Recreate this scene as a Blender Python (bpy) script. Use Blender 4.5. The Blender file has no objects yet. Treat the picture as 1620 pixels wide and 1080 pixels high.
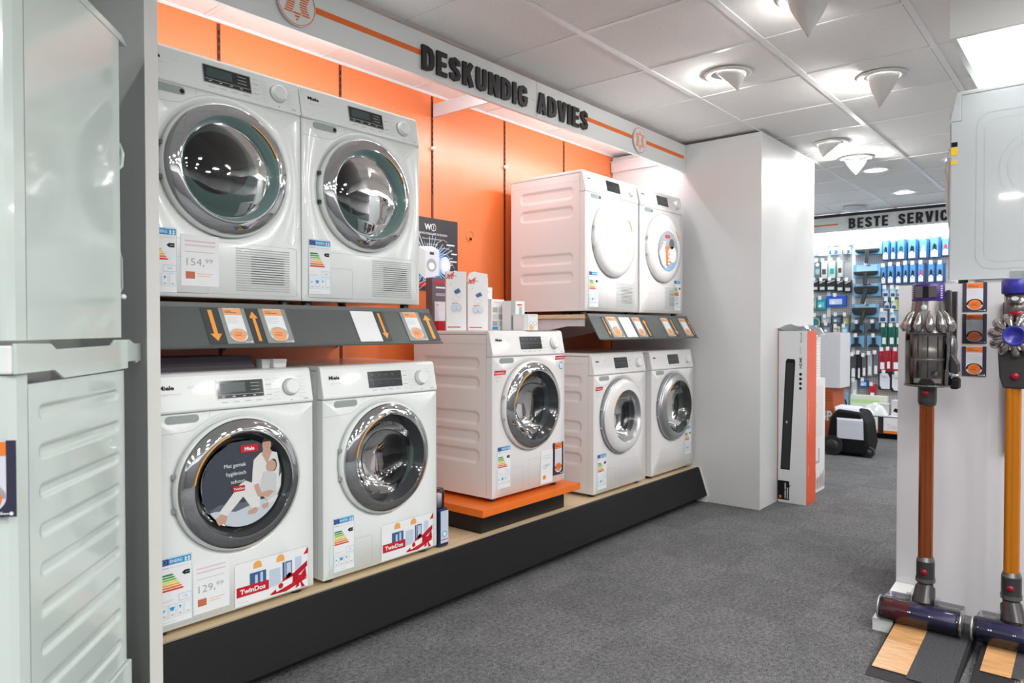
import bpy, math, random
from mathutils import Vector, Matrix
R = math.radians
random.seed(7)
S = bpy.context.scene
COL = S.collection
# ---------------------------------------------------------------- camera
CAMH = 1.23
TH = R(40.1)
cam_d = bpy.data.cameras.new('camera'); cam = bpy.data.objects.new('camera', cam_d); COL.objects.link(cam)
cam.location = (0, 0, CAMH); cam.rotation_euler = (R(90 - 1.01), 0, TH - R(90))
cam_d.sensor_width = 36; cam_d.lens = 36 * 1129 / 1620; cam_d.clip_start = .02
cam_d.dof.use_dof = True; cam_d.dof.focus_distance = 3.3; cam_d.dof.aperture_fstop = 4.5
S.camera = cam
# ---------------------------------------------------------------- world and exposure
w = bpy.data.worlds.new('world'); S.world = w; w.use_nodes = True
w.node_tree.nodes['Background'].inputs[0].default_value = (.9, .95, 1, 1)
w.node_tree.nodes['Background'].inputs[1].default_value = .3
S.view_settings.view_transform = 'Standard'; S.view_settings.look = 'None'
S.view_settings.exposure = 0.58; S.view_settings.gamma = 1; S.view_settings.use_curve_mapping = False

# ---------------------------------------------------------------- shop lighting (added unseen downlights over the aisle, sign and canopy lamps)
def area(name, loc, sx, sy, power, col=(1, .98, .95), rot=(0, 0, 0), spread=180):
    l = bpy.data.lights.new(name, 'AREA'); l.shape = 'RECTANGLE'; l.size = sx; l.size_y = sy
    l.energy = power; l.color = col; l.spread = R(spread)
    o = bpy.data.objects.new(name, l); COL.objects.link(o); o.location = loc; o.rotation_euler = rot
    return o
def spot(name, loc, target, power, angle=70, blend=.6, size=.05, col=(1, .98, .95)):
    l = bpy.data.lights.new(name, 'SPOT'); l.energy = power; l.spot_size = R(angle); l.spot_blend = blend
    l.shadow_soft_size = size; l.color = col
    o = bpy.data.objects.new(name, l); COL.objects.link(o); o.location = loc
    d = Vector(target) - Vector(loc); o.rotation_euler = d.to_track_quat('-Z', 'Y').to_euler()
    return o
FILL_POS = [(-1.8 + .9*i, y) for i in range(11) for y in (-.5, -1.4, -2.3) if not (3.1 < -1.8 + .9*i < 6.3 and y > -2)] + [(-1.4, .8), (-1.4, 1.9), (-.4, 2.2), (7.4, .5), (6.6, .95)]
for (x, y) in FILL_POS:
    area('unseen_fill_light', (x, y, 2.565), .17, .17, 9.5)
area('valance_tube_light', (2.4, 2.46, 2.45), 2.9, .04, 8, (.95, .97, 1), (R(42), 0, 0))
area('valance_tube_light', (4.3, 2.46, 2.45), .9, .04, 2.5, (.95, .97, 1), (R(42), 0, 0))
area('far_valance_light', (8.95, 2.2, 2.40), .06, 2.6, 20, (.88, .95, 1), (0, R(-25), 0))
area('far_aisle_light', (7.4, 3.2, 2.54), .5, 1.1, 16, (.9, .96, 1))
area('canopy_light', (4.7, .36, 2.36), 2.6, .14, 5)
area('canopy_light', (4.7, .02, 2.36), 2.6, .14, 5)

# ---------------------------------------------------------------- materials
MATS = {}
def mat(name, col, rough=.5, metal=0, coat=0, noise=None, bump=None, emit=None, spec=None, trans=0):
    if name in MATS: return MATS[name]
    m = bpy.data.materials.new(name); m.use_nodes = True; nt = m.node_tree; b = nt.nodes['Principled BSDF']
    if isinstance(col, str):
        h = col.lstrip('#'); col = tuple(((int(h[i:i+2], 16) / 255 + .055) / 1.055) ** 2.4 for i in (0, 2, 4))
    b.inputs['Base Color'].default_value = (*col, 1); b.inputs['Roughness'].default_value = rough
    b.inputs['Metallic'].default_value = metal; b.inputs['Coat Weight'].default_value = coat
    b.inputs['Coat Roughness'].default_value = .05
    if spec is not None: b.inputs['Specular IOR Level'].default_value = spec
    if trans: b.inputs['Transmission Weight'].default_value = trans
    if emit: b.inputs['Emission Color'].default_value = (*emit[0], 1); b.inputs['Emission Strength'].default_value = emit[1]
    if noise or bump:
        tc = nt.nodes.new('ShaderNodeTexCoord')
    if noise:      # (scale, amount, stretch)
        mp = nt.nodes.new('ShaderNodeMapping'); mp.inputs['Scale'].default_value = noise[2] if len(noise) > 2 else (1, 1, 1)
        n = nt.nodes.new('ShaderNodeTexNoise'); n.inputs['Scale'].default_value = noise[0]; n.inputs['Detail'].default_value = 4
        r = nt.nodes.new('ShaderNodeValToRGB'); a = noise[1]
        r.color_ramp.elements[0].position = .3; r.color_ramp.elements[1].position = .7
        r.color_ramp.elements[0].color = (*[c * (1 - a) for c in col], 1); r.color_ramp.elements[1].color = (*[min(1, c * (1 + a)) for c in col], 1)
        nt.links.new(tc.outputs['Object'], mp.inputs[0]); nt.links.new(mp.outputs[0], n.inputs[0])
        nt.links.new(n.outputs[0], r.inputs[0]); nt.links.new(r.outputs[0], b.inputs['Base Color'])
    if bump:
        n = nt.nodes.new('ShaderNodeTexNoise'); n.inputs['Scale'].default_value = bump[0]
        bp = nt.nodes.new('ShaderNodeBump'); bp.inputs['Strength'].default_value = bump[1]; bp.inputs['Distance'].default_value = .002
        nt.links.new(tc.outputs['Object'], n.inputs[0]); nt.links.new(n.outputs[0], bp.inputs['Height']); nt.links.new(bp.outputs[0], b.inputs['Normal'])
    MATS[name] = m; return m
def thin_glass(name, tint, f=1.0):
    m = bpy.data.materials.new(name); m.use_nodes = True; nt = m.node_tree; nt.nodes.clear()
    o = nt.nodes.new('ShaderNodeOutputMaterial'); mx = nt.nodes.new('ShaderNodeMixShader')
    t = nt.nodes.new('ShaderNodeBsdfTransparent'); t.inputs[0].default_value = (*tint, 1)
    g = nt.nodes.new('ShaderNodeBsdfGlossy'); g.inputs['Roughness'].default_value = .03
    fr = nt.nodes.new('ShaderNodeFresnel'); fr.inputs[0].default_value = 1.6
    ml = nt.nodes.new('ShaderNodeMath'); ml.operation = 'MULTIPLY'; ml.use_clamp = True; ml.inputs[1].default_value = f
    nt.links.new(fr.outputs[0], ml.inputs[0]); nt.links.new(ml.outputs[0], mx.inputs[0])
    nt.links.new(t.outputs[0], mx.inputs[1]); nt.links.new(g.outputs[0], mx.inputs[2]); nt.links.new(mx.outputs[0], o.inputs[0])
    MATS[name] = m; return m

M_EN = mat('white_enamel', (.83, .87, .855), .22, coat=.4)  # faint green cast of the light mixed into the white
M_EN2 = mat('white_enamel_warm', (.84, .83, .83), .25, coat=.4)
M_ENG = mat('enamel_green_cast', (.62, .715, .68), .16, coat=.6)  # green tint of the light on the left stack put into its colour
M_PL = mat('white_plastic', (.83, .86, .85), .35)
M_SEAM = mat('seam_grey', (.42, .46, .45), .6)
M_PRINT = mat('print_grey', (.38, .42, .42), .7)
M_PRINTL = mat('print_light', (.60, .63, .63), .7)
M_DARK = mat('dark_plastic', (.018, .02, .022), .35)
M_BLACK = mat('black', (.005, .005, .006), .5, spec=.25)
M_DISP = mat('display_black', (.02, .025, .027), .12, coat=.5)
M_LCD = mat('display_lcd', (.06, .09, .095), .2)
M_CHROME = mat('chrome', (.62, .63, .64), .035, 1)
M_SILVER = mat('silver_satin', (.48, .50, .52), .28, .75)
M_RINGB = mat('door_bevel_black', (.03, .035, .037), .1, coat=.6)
M_RINGG = mat('door_bevel_green', (.16, .26, .25), .12, coat=.6)
M_STEEL = mat('drum_steel', (.30, .31, .32), .28, 1, bump=(90, .5))
M_RUB = mat('rubber_grey', (.10, .105, .11), .55)
M_GLASS = thin_glass('door_glass', (.40, .45, .45), 1.4)
M_CLEAR = thin_glass('clear_plastic', (.88, .88, .9), 1.3)
M_SMOKE = thin_glass('smoked_bin', (.74, .72, .71), 1.6)
M_ORA = mat('accent_orange', (.9, .36, .03), .4)
M_SLOT = mat('recess_grey', (.33, .38, .37), .5)
M_PAPER = mat('paper_white', (.86, .88, .9), .7)
M_PAPERL = mat('paper_lilac', (.72, .74, .83), .6)
M_BLUE = mat('label_blue', (.02, .33, .66), .6)
M_EU = mat('label_navy', (.01, .05, .30), .6)
M_CYAN = mat('label_cyan_line', (.25, .55, .78), .6)
EC = [mat('eu%d' % i, c, .6) for i, c in enumerate([(.01, .22, .05), (.05, .38, .07), (.28, .52, .05), (.85, .75, .03), (.88, .45, .03), (.80, .18, .02), (.70, .02, .02)])]
M_RED = mat('miele_red', (.58, .008, .02), .5)
M_ORCARD = mat('card_orange', (.90, .22, .03), .55)
M_ORPALE = mat('card_orange_pale', (.93, .42, .18), .55)
M_NAVY = mat('card_navy', (.035, .035, .07), .5)
M_WOOD = mat('birch_board', '#dcc7a4', .5, noise=(6, .08, (1, 12, 12)))
M_CHAR = mat('charcoal_fascia', (.006, .006, .006), .5, spec=.25)
M_RAIL = mat('grey_rail', (.105, .12, .116), .3, bump=(400, .3))
M_PANEL = mat('white_panel', (.69, .70, .705), .38)
M_PANG = mat('grey_partition', (.30, .31, .30), .4)
M_EDGE = mat('panel_edge', (.70, .70, .68), .5)
M_TRIM = mat('white_metal', (.70, .70, .73), .45)
M_SIGN = mat('sign_white', (.80, .82, .81), .35)
M_STRIPE = mat('sign_stripe', (.88, .17, .015), .5)
M_LET = mat('foam_black', (.008, .008, .009), .45)
M_LETF = mat('foam_grey', (.035, .035, .037), .35)
M_GREEN = mat('pack_green', (.01, .12, .08), .25)

# ---------------------------------------------------------------- mesh builder
def V3(*a): return Vector(a)
class MB:
    def __init__(s): s.v = []; s.f = []; s.m = []; s.s = []; s.mats = []
    def mi(s, m):
        if m not in s.mats: s.mats.append(m)
        return s.mats.index(m)
    def add(s, verts, faces, m, smooth=False):
        o = len(s.v); s.v += [tuple(p) for p in verts]; k = s.mi(m)
        for f in faces: s.f.append(tuple(o + i for i in f)); s.m.append(k); s.s.append(smooth)
        return s
    def box(s, x0, x1, y0, y1, z0, z1, m):
        v = [(x, y, z) for z in (z0, z1) for y in (y0, y1) for x in (x0, x1)]
        return s.add(v, [(0, 2, 3, 1), (4, 5, 7, 6), (0, 1, 5, 4), (2, 6, 7, 3), (0, 4, 6, 2), (1, 3, 7, 5)], m)
    def prism(s, pts, ax, a0, a1, m):     # pts 2D; ax = axis extruded ('x': pts=(y,z); 'y': pts=(x,z); 'z': pts=(x,y))
        def P(p, a): return {'x': (a, p[0], p[1]), 'y': (p[0], a, p[1]), 'z': (p[0], p[1], a)}[ax]
        n = len(pts); ar = sum(pts[i][0] * pts[(i+1) % n][1] - pts[(i+1) % n][0] * pts[i][1] for i in range(n))
        if (ar < 0) != (ax == 'y'): pts = pts[::-1]
        v = [P(p, a0) for p in pts] + [P(p, a1) for p in pts]
        f = [tuple(range(n))[::-1], tuple(range(n, 2*n))] + [(i, (i+1) % n, n + (i+1) % n, n + i) for i in range(n)]
        if a1 < a0: f = [t[::-1] for t in f]
        return s.add(v, f, m)
    def lathe(s, prof, m, o=(0, 0, 0), ax='z', seg=48, a0=0, a1=360, smooth=True, cap=False):
        full = abs(a1 - a0 - 360) < 1e-6; n = seg if full else seg + 1; v = []
        for k in range(n):
            a = R(a0 + (a1 - a0) * k / seg); c, t = math.cos(a), math.sin(a)
            for (r, h) in prof:
                v.append({'z': (o[0] + r*c, o[1] + r*t, o[2] + h), 'y': (o[0] + r*c, o[1] + h, o[2] + r*t), 'x': (o[0] + h, o[1] + r*c, o[2] + r*t)}[ax])
        p = len(prof); f = []
        for k in range(seg):
            a = k * p; b = ((k + 1) % n) * p
            for j in range(p - 1):
                q = (a + j, b + j, b + j + 1, a + j + 1)
                f.append(q if ax != 'y' else q[::-1])
        return s.add(v, f, m, smooth)
    def cyl(s, p0, p1, r0, r1, m, seg=20, caps=True, smooth=True):
        p0 = Vector(p0); p1 = Vector(p1); d = (p1 - p0).normalized()
        u = d.orthogonal().normalized(); w = d.cross(u); v = []
        for k in range(seg):
            a = 2 * math.pi * k / seg; e = u * math.cos(a) + w * math.sin(a); v += [p0 + e * r0, p1 + e * r1]
        s.add(v, [(2*k, 2*((k+1) % seg), 2*((k+1) % seg) + 1, 2*k + 1) for k in range(seg)], m, smooth)
        if caps:
            s.add([v[2*k] for k in range(seg)], [tuple(range(seg))[::-1]], m); s.add([v[2*k+1] for k in range(seg)], [tuple(range(seg))], m)
        return s
    def tube(s, pts, r, m, seg=8):
        pts = [Vector(p) for p in pts]; v = []; pu = None
        for i, p in enumerate(pts):
            d = (pts[min(i+1, len(pts)-1)] - pts[max(i-1, 0)]).normalized()
            u = d.orthogonal().normalized() if pu is None else (pu - d * pu.dot(d)).normalized(); pu = u; w = d.cross(u)
            v += [p + (u * math.cos(2*math.pi*k/seg) + w * math.sin(2*math.pi*k/seg)) * (r if not callable(r) else r(i)) for k in range(seg)]
        f = [(i*seg + k, i*seg + (k+1) % seg, (i+1)*seg + (k+1) % seg, (i+1)*seg + k) for i in range(len(pts)-1) for k in range(seg)]
        return s.add(v, f, m, True)
    def ball(s, c, rx, ry, rz, m, seg=16, rings=10):
        prof = []
        v = []; 
        for j in range(rings + 1):
            t = math.pi * j / rings
            for k in range(seg):
                a = 2*math.pi*k/seg; v.append((c[0] + rx*math.sin(t)*math.cos(a), c[1] + ry*math.sin(t)*math.sin(a), c[2] + rz*math.cos(t)))
        return s.add(v, [(j*seg+k, (j+1)*seg+k, (j+1)*seg+(k+1) % seg, j*seg+(k+1) % seg) for j in range(rings) for k in range(seg)], m, True)
    # flat print work in a frame F=(O,U,V,N)
    def pt(s, F, u, v, n=0): return F[0] + F[1]*u + F[2]*v + F[3]*n
    def poly(s, F, pts, m, n=.0006): return s.add([s.pt(F, a, b, n) for a, b in pts], [tuple(range(len(pts)))], m)
    def rect(s, F, u0, v0, u1, v1, m, n=.0006): return s.poly(F, [(u0, v0), (u1, v0), (u1, v1), (u0, v1)], m, n)
    def line(s, F, a, b, w, m, n=.0006):
        a = Vector(a); b = Vector(b); d = (b - a).normalized(); e = Vector((-d.y, d.x)) * w / 2
        return s.poly(F, [tuple(a - e), tuple(b - e), tuple(b + e), tuple(a + e)], m, n)
    def pline(s, F, pts, w, m, n=.0006):
        for a, b in zip(pts, pts[1:]): s.line(F, a, b, w, m, n)
        return s
    def disc(s, F, u, v, r, m, n=.0006, seg=28, ry=None, a0=0, a1=360):
        ry = ry or r
        return s.poly(F, [(u + r*math.cos(R(a0 + (a1-a0)*k/seg)), v + ry*math.sin(R(a0 + (a1-a0)*k/seg))) for k in range(seg if a1 - a0 == 360 else seg + 1)], m, n)
    def text(s, F, t, u, v, h, m, n=.0008, w=None, sx=1, bold=0, align='l', depth=0):
        vs, fs, wid = text_mesh(t, bold, depth); k = h
        kx = h * sx if w is None else w / max(wid, 1e-6); tw = wid * kx
        u0 = u - (tw/2 if align == 'c' else tw if align == 'r' else 0)
        return s.add([s.pt(F, u0 + a*kx, v + b*k, n + c) for a, b, c in vs], fs, m)
    def build(s, name, parent=None, bevel=0, seg=2, loc=None, rotz=0, dbl=False, auto=False):
        me = bpy.data.meshes.new(name); me.from_pydata(s.v, [], s.f)
        for m in s.mats: me.materials.append(m)
        me.polygons.foreach_set('material_index', s.m); me.polygons.foreach_set('use_smooth', s.s); me.update()
        o = bpy.data.objects.new(name, me); COL.objects.link(o)
        if parent: o.parent = parent
        if loc: o.location = loc
        if rotz: o.rotation_euler[2] = rotz
        if bevel:
            b = o.modifiers.new('bevel', 'BEVEL'); b.width = bevel; b.segments = seg; b.limit_method = 'ANGLE'; b.angle_limit = R(35)
            b.harden_normals = False
        return o
_T = {}
def text_mesh(t, bold=0, depth=0):
    key = (t, bold, depth)
    if key in _T: return _T[key]
    def raw(t):
        c = bpy.data.curves.new('t', 'FONT'); c.body = t; c.size = 1; c.offset = bold; c.resolution_u = 3; c.extrude = depth
        o = bpy.data.objects.new('t', c); COL.objects.link(o); bpy.context.view_layer.update()
        me = o.evaluated_get(bpy.context.evaluated_depsgraph_get()).to_mesh()
        v = [tuple(p.co) for p in me.vertices]; f = [tuple(p.vertices) for p in me.polygons]
        o.evaluated_get(bpy.context.evaluated_depsgraph_get()).to_mesh_clear()
        bpy.data.objects.remove(o); bpy.data.curves.remove(c); return v, f
    if ('cap', bold) not in _T:
        v, _ = raw('H'); _T[('cap', bold)] = (min(p[1] for p in v), max(p[1] for p in v))
    lo, hi = _T[('cap', bold)]; v, f = raw(t)
    if not v: return [], [], 0
    x0 = min(p[0] for p in v); x1 = max(p[0] for p in v); k = 1 / (hi - lo)
    # depth is given in metres: extrude runs -depth..depth
    r = ([((a - x0) * k, (b - lo) * k, c + depth) for a, b, c in v], f, (x1 - x0) * k)
    _T[key] = r; return r

def frame(o, u, v):
    u = Vector(u).normalized(); v = Vector(v).normalized(); return (Vector(o), u, v, u.cross(v))
GL = {'D': [.58, [(.11, .09), (.25, .09), (.40, .16), (.47, .32), (.47, .68), (.40, .84), (.25, .91), (.11, .91)], [(.11, 0), (.11, 1)]],
 'E': [.50, [(.11, 0), (.11, 1)], [(.2, .91), (.5, .91)], [(.2, .5), (.46, .5)], [(.2, .09), (.5, .09)]],
 'S': [.56, [(.45, .69), (.43, .83), (.29, .91), (.15, .84), (.11, .71), (.17, .58), (.39, .43), (.46, .30), (.42, .16), (.28, .09), (.14, .16), (.11, .31)]],
 'K': [.60, [(.11, 0), (.11, 1)], [(.18, .40), (.47, 1.0)], [(.26, .60), (.50, 0)]],
 'U': [.58, [(.11, 1), (.11, .32), (.16, .15), (.29, .09), (.42, .15), (.47, .32), (.47, 1)]],
 'N': [.60, [(.11, 0), (.11, 1)], [(.49, 0), (.49, 1)], [(.14, .92), (.46, .08)]], 'I': [.22, [(.11, 0), (.11, 1)]],
 'G': [.58, [(.46, .68), (.42, .85), (.29, .91), (.16, .85), (.11, .68), (.11, .32), (.16, .15), (.29, .09), (.42, .15), (.47, .32), (.47, .43), (.30, .43)]],
 'C': [.56, [(.46, .66), (.42, .85), (.29, .91), (.16, .85), (.11, .68), (.11, .32), (.16, .15), (.29, .09), (.42, .15), (.46, .34)]],
 'A': [.60, [(.10, 0), (.27, 1)], [(.50, 0), (.33, 1)], [(.16, .25), (.44, .25)]], 'V': [.60, [(.10, 1), (.27, 0)], [(.50, 1), (.33, 0)]],
 'T': [.52, [(0, .91), (.52, .91)], [(.26, 0), (.26, .95)]],
 'R': [.58, [(.11, 0), (.11, 1)], [(.11, .91), (.30, .91), (.43, .85), (.46, .71), (.43, .56), (.30, .49), (.11, .49)], [(.30, .46), (.47, 0)]],
 'B': [.58, [(.11, 0), (.11, 1)], [(.11, .91), (.30, .91), (.42, .85), (.44, .73), (.40, .60), (.28, .53), (.11, .53)], [(.28, .53), (.42, .46), (.47, .30), (.42, .15), (.28, .09), (.11, .09)]]}
def glyph(mb, F, c, u, h, m, depth=.012, kx=1.0, kind=0):
    for q, path in enumerate(GL[c][1:]):
        P = [Vector(p) for p in path]; n = len(P); L = []; W_ = .105
        for i, p in enumerate(P):
            a = (P[i] - P[i-1]).normalized() if i else None; b = (P[i+1] - P[i]).normalized() if i < n - 1 else None
            a = a or b; b = b or a; t = (a + b).normalized(); e = Vector((-t.y, t.x)); k = 1 / max(.5, e.dot(Vector((-a.y, a.x))))
            w = W_ if abs(t.y) > .6 else .088; L.append((p - e*w*k, p + e*w*k))
        d = depth + .0002*q; f = []; v = []
        for lo, hi in L: v += [mb.pt(F, u + lo.x*h*kx, lo.y*h, .001), mb.pt(F, u + hi.x*h*kx, hi.y*h, .001), mb.pt(F, u + lo.x*h*kx, lo.y*h, d), mb.pt(F, u + hi.x*h*kx, hi.y*h, d)]
        for i in range(n - 1): a = 4*i; b = a + 4; f += [(a+2, b+2, b+3, a+3), (a, b, b+2, a+2), (a+3, b+3, b+1, a+1)]
        f += [(0, 2, 3, 1), (4*n-4, 4*n-3, 4*n-1, 4*n-2)]; mb.add(v, f, m)
def lettering(txt, O, dx, length, h, parent, gap=.12, sp=.42):
    F = frame(O, dx, (0, 0, 1)); tot = sum(GL[c][0] if c != ' ' else sp for c in txt) + gap*(len(txt) - 1); k = length / tot / h; u = 0
    for c in txt:
        if c != ' ': mb = MB(); glyph(mb, F, c, u, h, M_LET, kx=k); mb.build('letter', parent)
        u += ((GL[c][0] if c != ' ' else sp) + gap)*h*k
def tag(o, label, cat, group=None, kind=None):
    o['label'] = label; o['category'] = cat
    if group: o['group'] = group
    if kind: o['kind'] = kind
    return o
def thing(name, label, cat, loc=(0, 0, 0), rotz=0, group=None):
    o = bpy.data.objects.new(name, None); o.empty_display_size = .05; COL.objects.link(o)
    o.location = loc; o.rotation_euler[2] = rotz
    return tag(o, label, cat, group)
def struct(o): o['kind'] = 'structure'; return o
def dup(root, loc=None, rotz=None, label=None, group=None):
    r = root.copy(); COL.objects.link(r)
    if loc is not None: r.location = loc
    if rotz is not None: r.rotation_euler[2] = rotz
    if label: r['label'] = label
    if group: r['group'] = group
    for ch in list(root.children):
        c = ch.copy(); COL.objects.link(c); c.parent = r
        for g in list(ch.children):
            d = g.copy(); COL.objects.link(d); d.parent = c
    return r
def ray(px, py):
    u = (px - 810) / 1129; return (math.cos(TH) + math.sin(TH)*u, math.sin(TH) - math.cos(TH)*u, (520 - py) / 1129)
def atX(px, py, X):
    a, b, c = ray(px, py); k = X / a; return Vector((X, b*k, CAMH + c*k))
def atY(px, py, Y):
    a, b, c = ray(px, py); k = Y / b; return Vector((a*k, Y, CAMH + c*k))
def atZ(px, py, Z):
    a, b, c = ray(px, py); k = (Z - CAMH) / c; return Vector((a*k, b*k, Z))
# ================================================================ ROOM
CEIL = 2.58
X0, X1, Y0, Y1 = -2.6, 9.2, -3.0, 3.0
def carpet():
    m = bpy.data.materials.new('carpet'); m.use_nodes = True; nt = m.node_tree; b = nt.nodes['Principled BSDF']; b.inputs['Roughness'].default_value = .95
    b.inputs['Specular IOR Level'].default_value = .1
    tc = nt.nodes.new('ShaderNodeTexCoord')
    def noise(sc, det=3):
        n = nt.nodes.new('ShaderNodeTexNoise'); n.inputs['Scale'].default_value = sc; n.inputs['Detail'].default_value = det; nt.links.new(tc.outputs['Object'], n.inputs[0]); return n
    n1 = noise(220); n2 = noise(9); n3 = noise(60, 5)
    r = nt.nodes.new('ShaderNodeValToRGB'); e = r.color_ramp.elements
    e[0].position = .36; e[0].color = (.045, .047, .05, 1); e[1].position = .66; e[1].color = (.27, .275, .28, 1)
    ad = nt.nodes.new('ShaderNodeMath'); ad.operation = 'MULTIPLY_ADD'; ad.inputs[1].default_value = .35
    ml = nt.nodes.new('ShaderNodeMath'); ml.operation = 'MULTIPLY'; ml.inputs[1].default_value = .65
    nt.links.new(n1.outputs[0], ml.inputs[0]); nt.links.new(n3.outputs[0], ad.inputs[0]); nt.links.new(ml.outputs[0], ad.inputs[2]); nt.links.new(ad.outputs[0], r.inputs[0])
    mx = nt.nodes.new('ShaderNodeMix'); mx.data_type = 'RGBA'; mx.blend_type = 'MULTIPLY'; mx.inputs[0].default_value = 1
    r2 = nt.nodes.new('ShaderNodeValToRGB'); r2.color_ramp.elements[0].color = (.9, .9, .9, 1); r2.color_ramp.elements[1].color = (1.05, 1.05, 1.05, 1)
    r2.color_ramp.elements[0].position = .35; r2.color_ramp.elements[1].position = .65
    # carpet squares laid with alternating pile
    ck = nt.nodes.new('ShaderNodeTexChecker'); ck.inputs['Scale'].default_value = 2.0; ck.inputs[1].default_value = (1, 1, 1, 1); ck.inputs[2].default_value = (.90, .90, .91, 1)
    nt.links.new(tc.outputs['Object'], ck.inputs[0]); m2 = nt.nodes.new('ShaderNodeMix'); m2.data_type = 'RGBA'; m2.blend_type = 'MULTIPLY'; m2.inputs[0].default_value = 1
    nt.links.new(n2.outputs[0], r2.inputs[0]); nt.links.new(r.outputs[0], mx.inputs[6]); nt.links.new(r2.outputs[0], mx.inputs[7])
    nt.links.new(mx.outputs[2], m2.inputs[6]); nt.links.new(ck.outputs[0], m2.inputs[7]); nt.links.new(m2.outputs[2], b.inputs['Base Color'])
    bp = nt.nodes.new('ShaderNodeBump'); bp.inputs['Strength'].default_value = .5; bp.inputs['Distance'].default_value = .003
    nt.links.new(n1.outputs[0], bp.inputs['Height']); nt.links.new(bp.outputs[0], b.inputs['Normal'])
    return m
mb = MB(); mb.box(X0, X1 + .1, Y0, Y1 + .1, -.05, 0, carpet()); struct(mb.build('floor'))
M_TILE = mat('ceiling_tile', (.88, .875, .86), .85, noise=(140, .05), bump=(260, .35))
M_TBAR = mat('ceiling_tbar', (.86, .86, .86), .35)
M_GAPSH = mat('tile_gap_shadow', (.10, .10, .10), .9)  # dark strips paint the shadow line beside the ceiling bars
mb = MB(); mb.box(X0, X1 + .1, Y0, Y1 + .1, CEIL, CEIL + .05, M_TILE)
gx = 2.72
while gx > X0: gx -= .6
gx += .6
while gx < X1:
    mb.box(gx - .012, gx + .008, Y0, Y1, CEIL - .004, CEIL + .001, M_TBAR); mb.box(gx + .008, gx + .012, Y0, Y1, CEIL - .001, CEIL + .001, M_GAPSH); gx += .6
gy = .07
while gy > Y0: gy -= .6
gy += .6
while gy < Y1:
    mb.box(X0, X1, gy - .016, gy + .012, CEIL - .006, CEIL + .001, M_TBAR); mb.box(X0, X1, gy + .012, gy + .016, CEIL - .001, CEIL + .001, M_GAPSH); gy += .6
struct(mb.build('ceiling'))
M_OW = mat('orange_panel', (.84, .19, .045), .30, spec=1.0, bump=(900, .15))
M_WALL = mat('wall_paint', (.62, .63, .64), .8)
mb = MB(); mb.box(.936, 4.78, Y1, Y1 + .1, 0, 2.566, M_OW); mb.box(X0, .936, Y1, Y1 + .1, 0, 2.566, M_WALL); mb.box(X0, 4.78, Y1, Y1 + .1, 2.566, CEIL, M_PANEL); mb.box(4.78, X1 + .1, Y1, Y1 + .1, 0, CEIL, M_WALL)
wb = struct(mb.build('wall_back'))
M_SEAMR = mat('upright_dark', (.16, .03, .01), .6)
for x in (.94, 1.574, 2.214, 2.85, 3.487, 4.132):
    mb = MB(); mb.box(x - .007, x + .007, Y1 - .004, Y1 + .001, .2, 2.56, M_SEAMR)
    z = 2.0
    while z < 2.54: mb.box(x - .003, x + .002, Y1 - .006, Y1 - .003, z, z + .022, M_BLACK); z += .034
    mb.build('slotted_upright', wb)
for (x, z) in ((2.85, 2.263), (3.487, 2.266)):
    mb = MB(); mb.lathe([(0, -.02), (.008, -.02), (.012, -.012), (.012, 0)], M_PL, (x, Y1 - .002, z), 'y', 16)
    tag(mb.build('panel_plug'), 'small white plug in the orange wall seam, ' + ('below the white support arm' if x < 3 else 'left of the ribbed white dryer'), 'plug')
p = atY(743.5, 374, Y1)
mb = MB(); mb.lathe([(.030, 0), (.031, -.003), (.034, -.003), (.035, 0)], M_OW, (p.x, Y1 - .0005, p.z), 'y', 28)
mb.add([(p.x - .006, Y1 - .004, p.z - .026), (p.x + .014, Y1 - .004, p.z - .022), (p.x + .014, Y1 - .004, p.z - .010), (p.x - .004, Y1 - .004, p.z - .006)], [(0, 1, 2, 3)], M_BLACK)
tag(mb.build('cable_grommet'), 'round orange cable grommet with a black gap set in the orange wall', 'grommet')
mb = MB(); mb.box(X1, X1 + .1, Y0, Y1, 0, CEIL, M_WALL); struct(mb.build('wall_far'))
M_WD = mat('wall_slate', (.13, .13, .14), .6)  # dark lower band on unseen walls, added for contrast in the chrome
mb = MB(); mb.box(X0, X1 + .1, Y0 - .1, Y0, 0, 1.95, M_WD); mb.box(X0, X1 + .1, Y0 - .1, Y0, 1.95, CEIL, M_WALL); struct(mb.build('wall_right'))
mb = MB(); mb.box(X0 - .1, X0, Y0 - .1, Y1 + .1, 0, 1.95, M_WD); mb.box(X0 - .1, X0, Y0 - .1, Y1 + .1, 1.95, CEIL, M_WALL); struct(mb.build('wall_near'))

# fittings for the out-of-view downlights added to light the aisle
M_DIFF = mat('fill_lamp_diffuser', (.9, .9, .9), .5, emit=((1, .98, .95), 5))
def fill_downlight_proto():
    t = thing('downlight', 'round recessed downlight out of view, added to light the aisle', 'ceiling light', (FILL_POS[0][0], FILL_POS[0][1], CEIL - .006), 0, 'added unseen aisle downlights')
    mb = MB(); mb.lathe([(.088, .004), (.090, -.004), (.112, -.006), (.116, 0)], M_TBAR, seg=24); mb.build('ring', t)
    mb = MB(); mb.lathe([(.088, .0), (.05, .003), (0, .003)], M_DIFF, seg=24); mb.build('reflector', t)
    return t
t0 = fill_downlight_proto()
for (x, y) in FILL_POS[1:]: dup(t0, (x, y, CEIL - .006))

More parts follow.
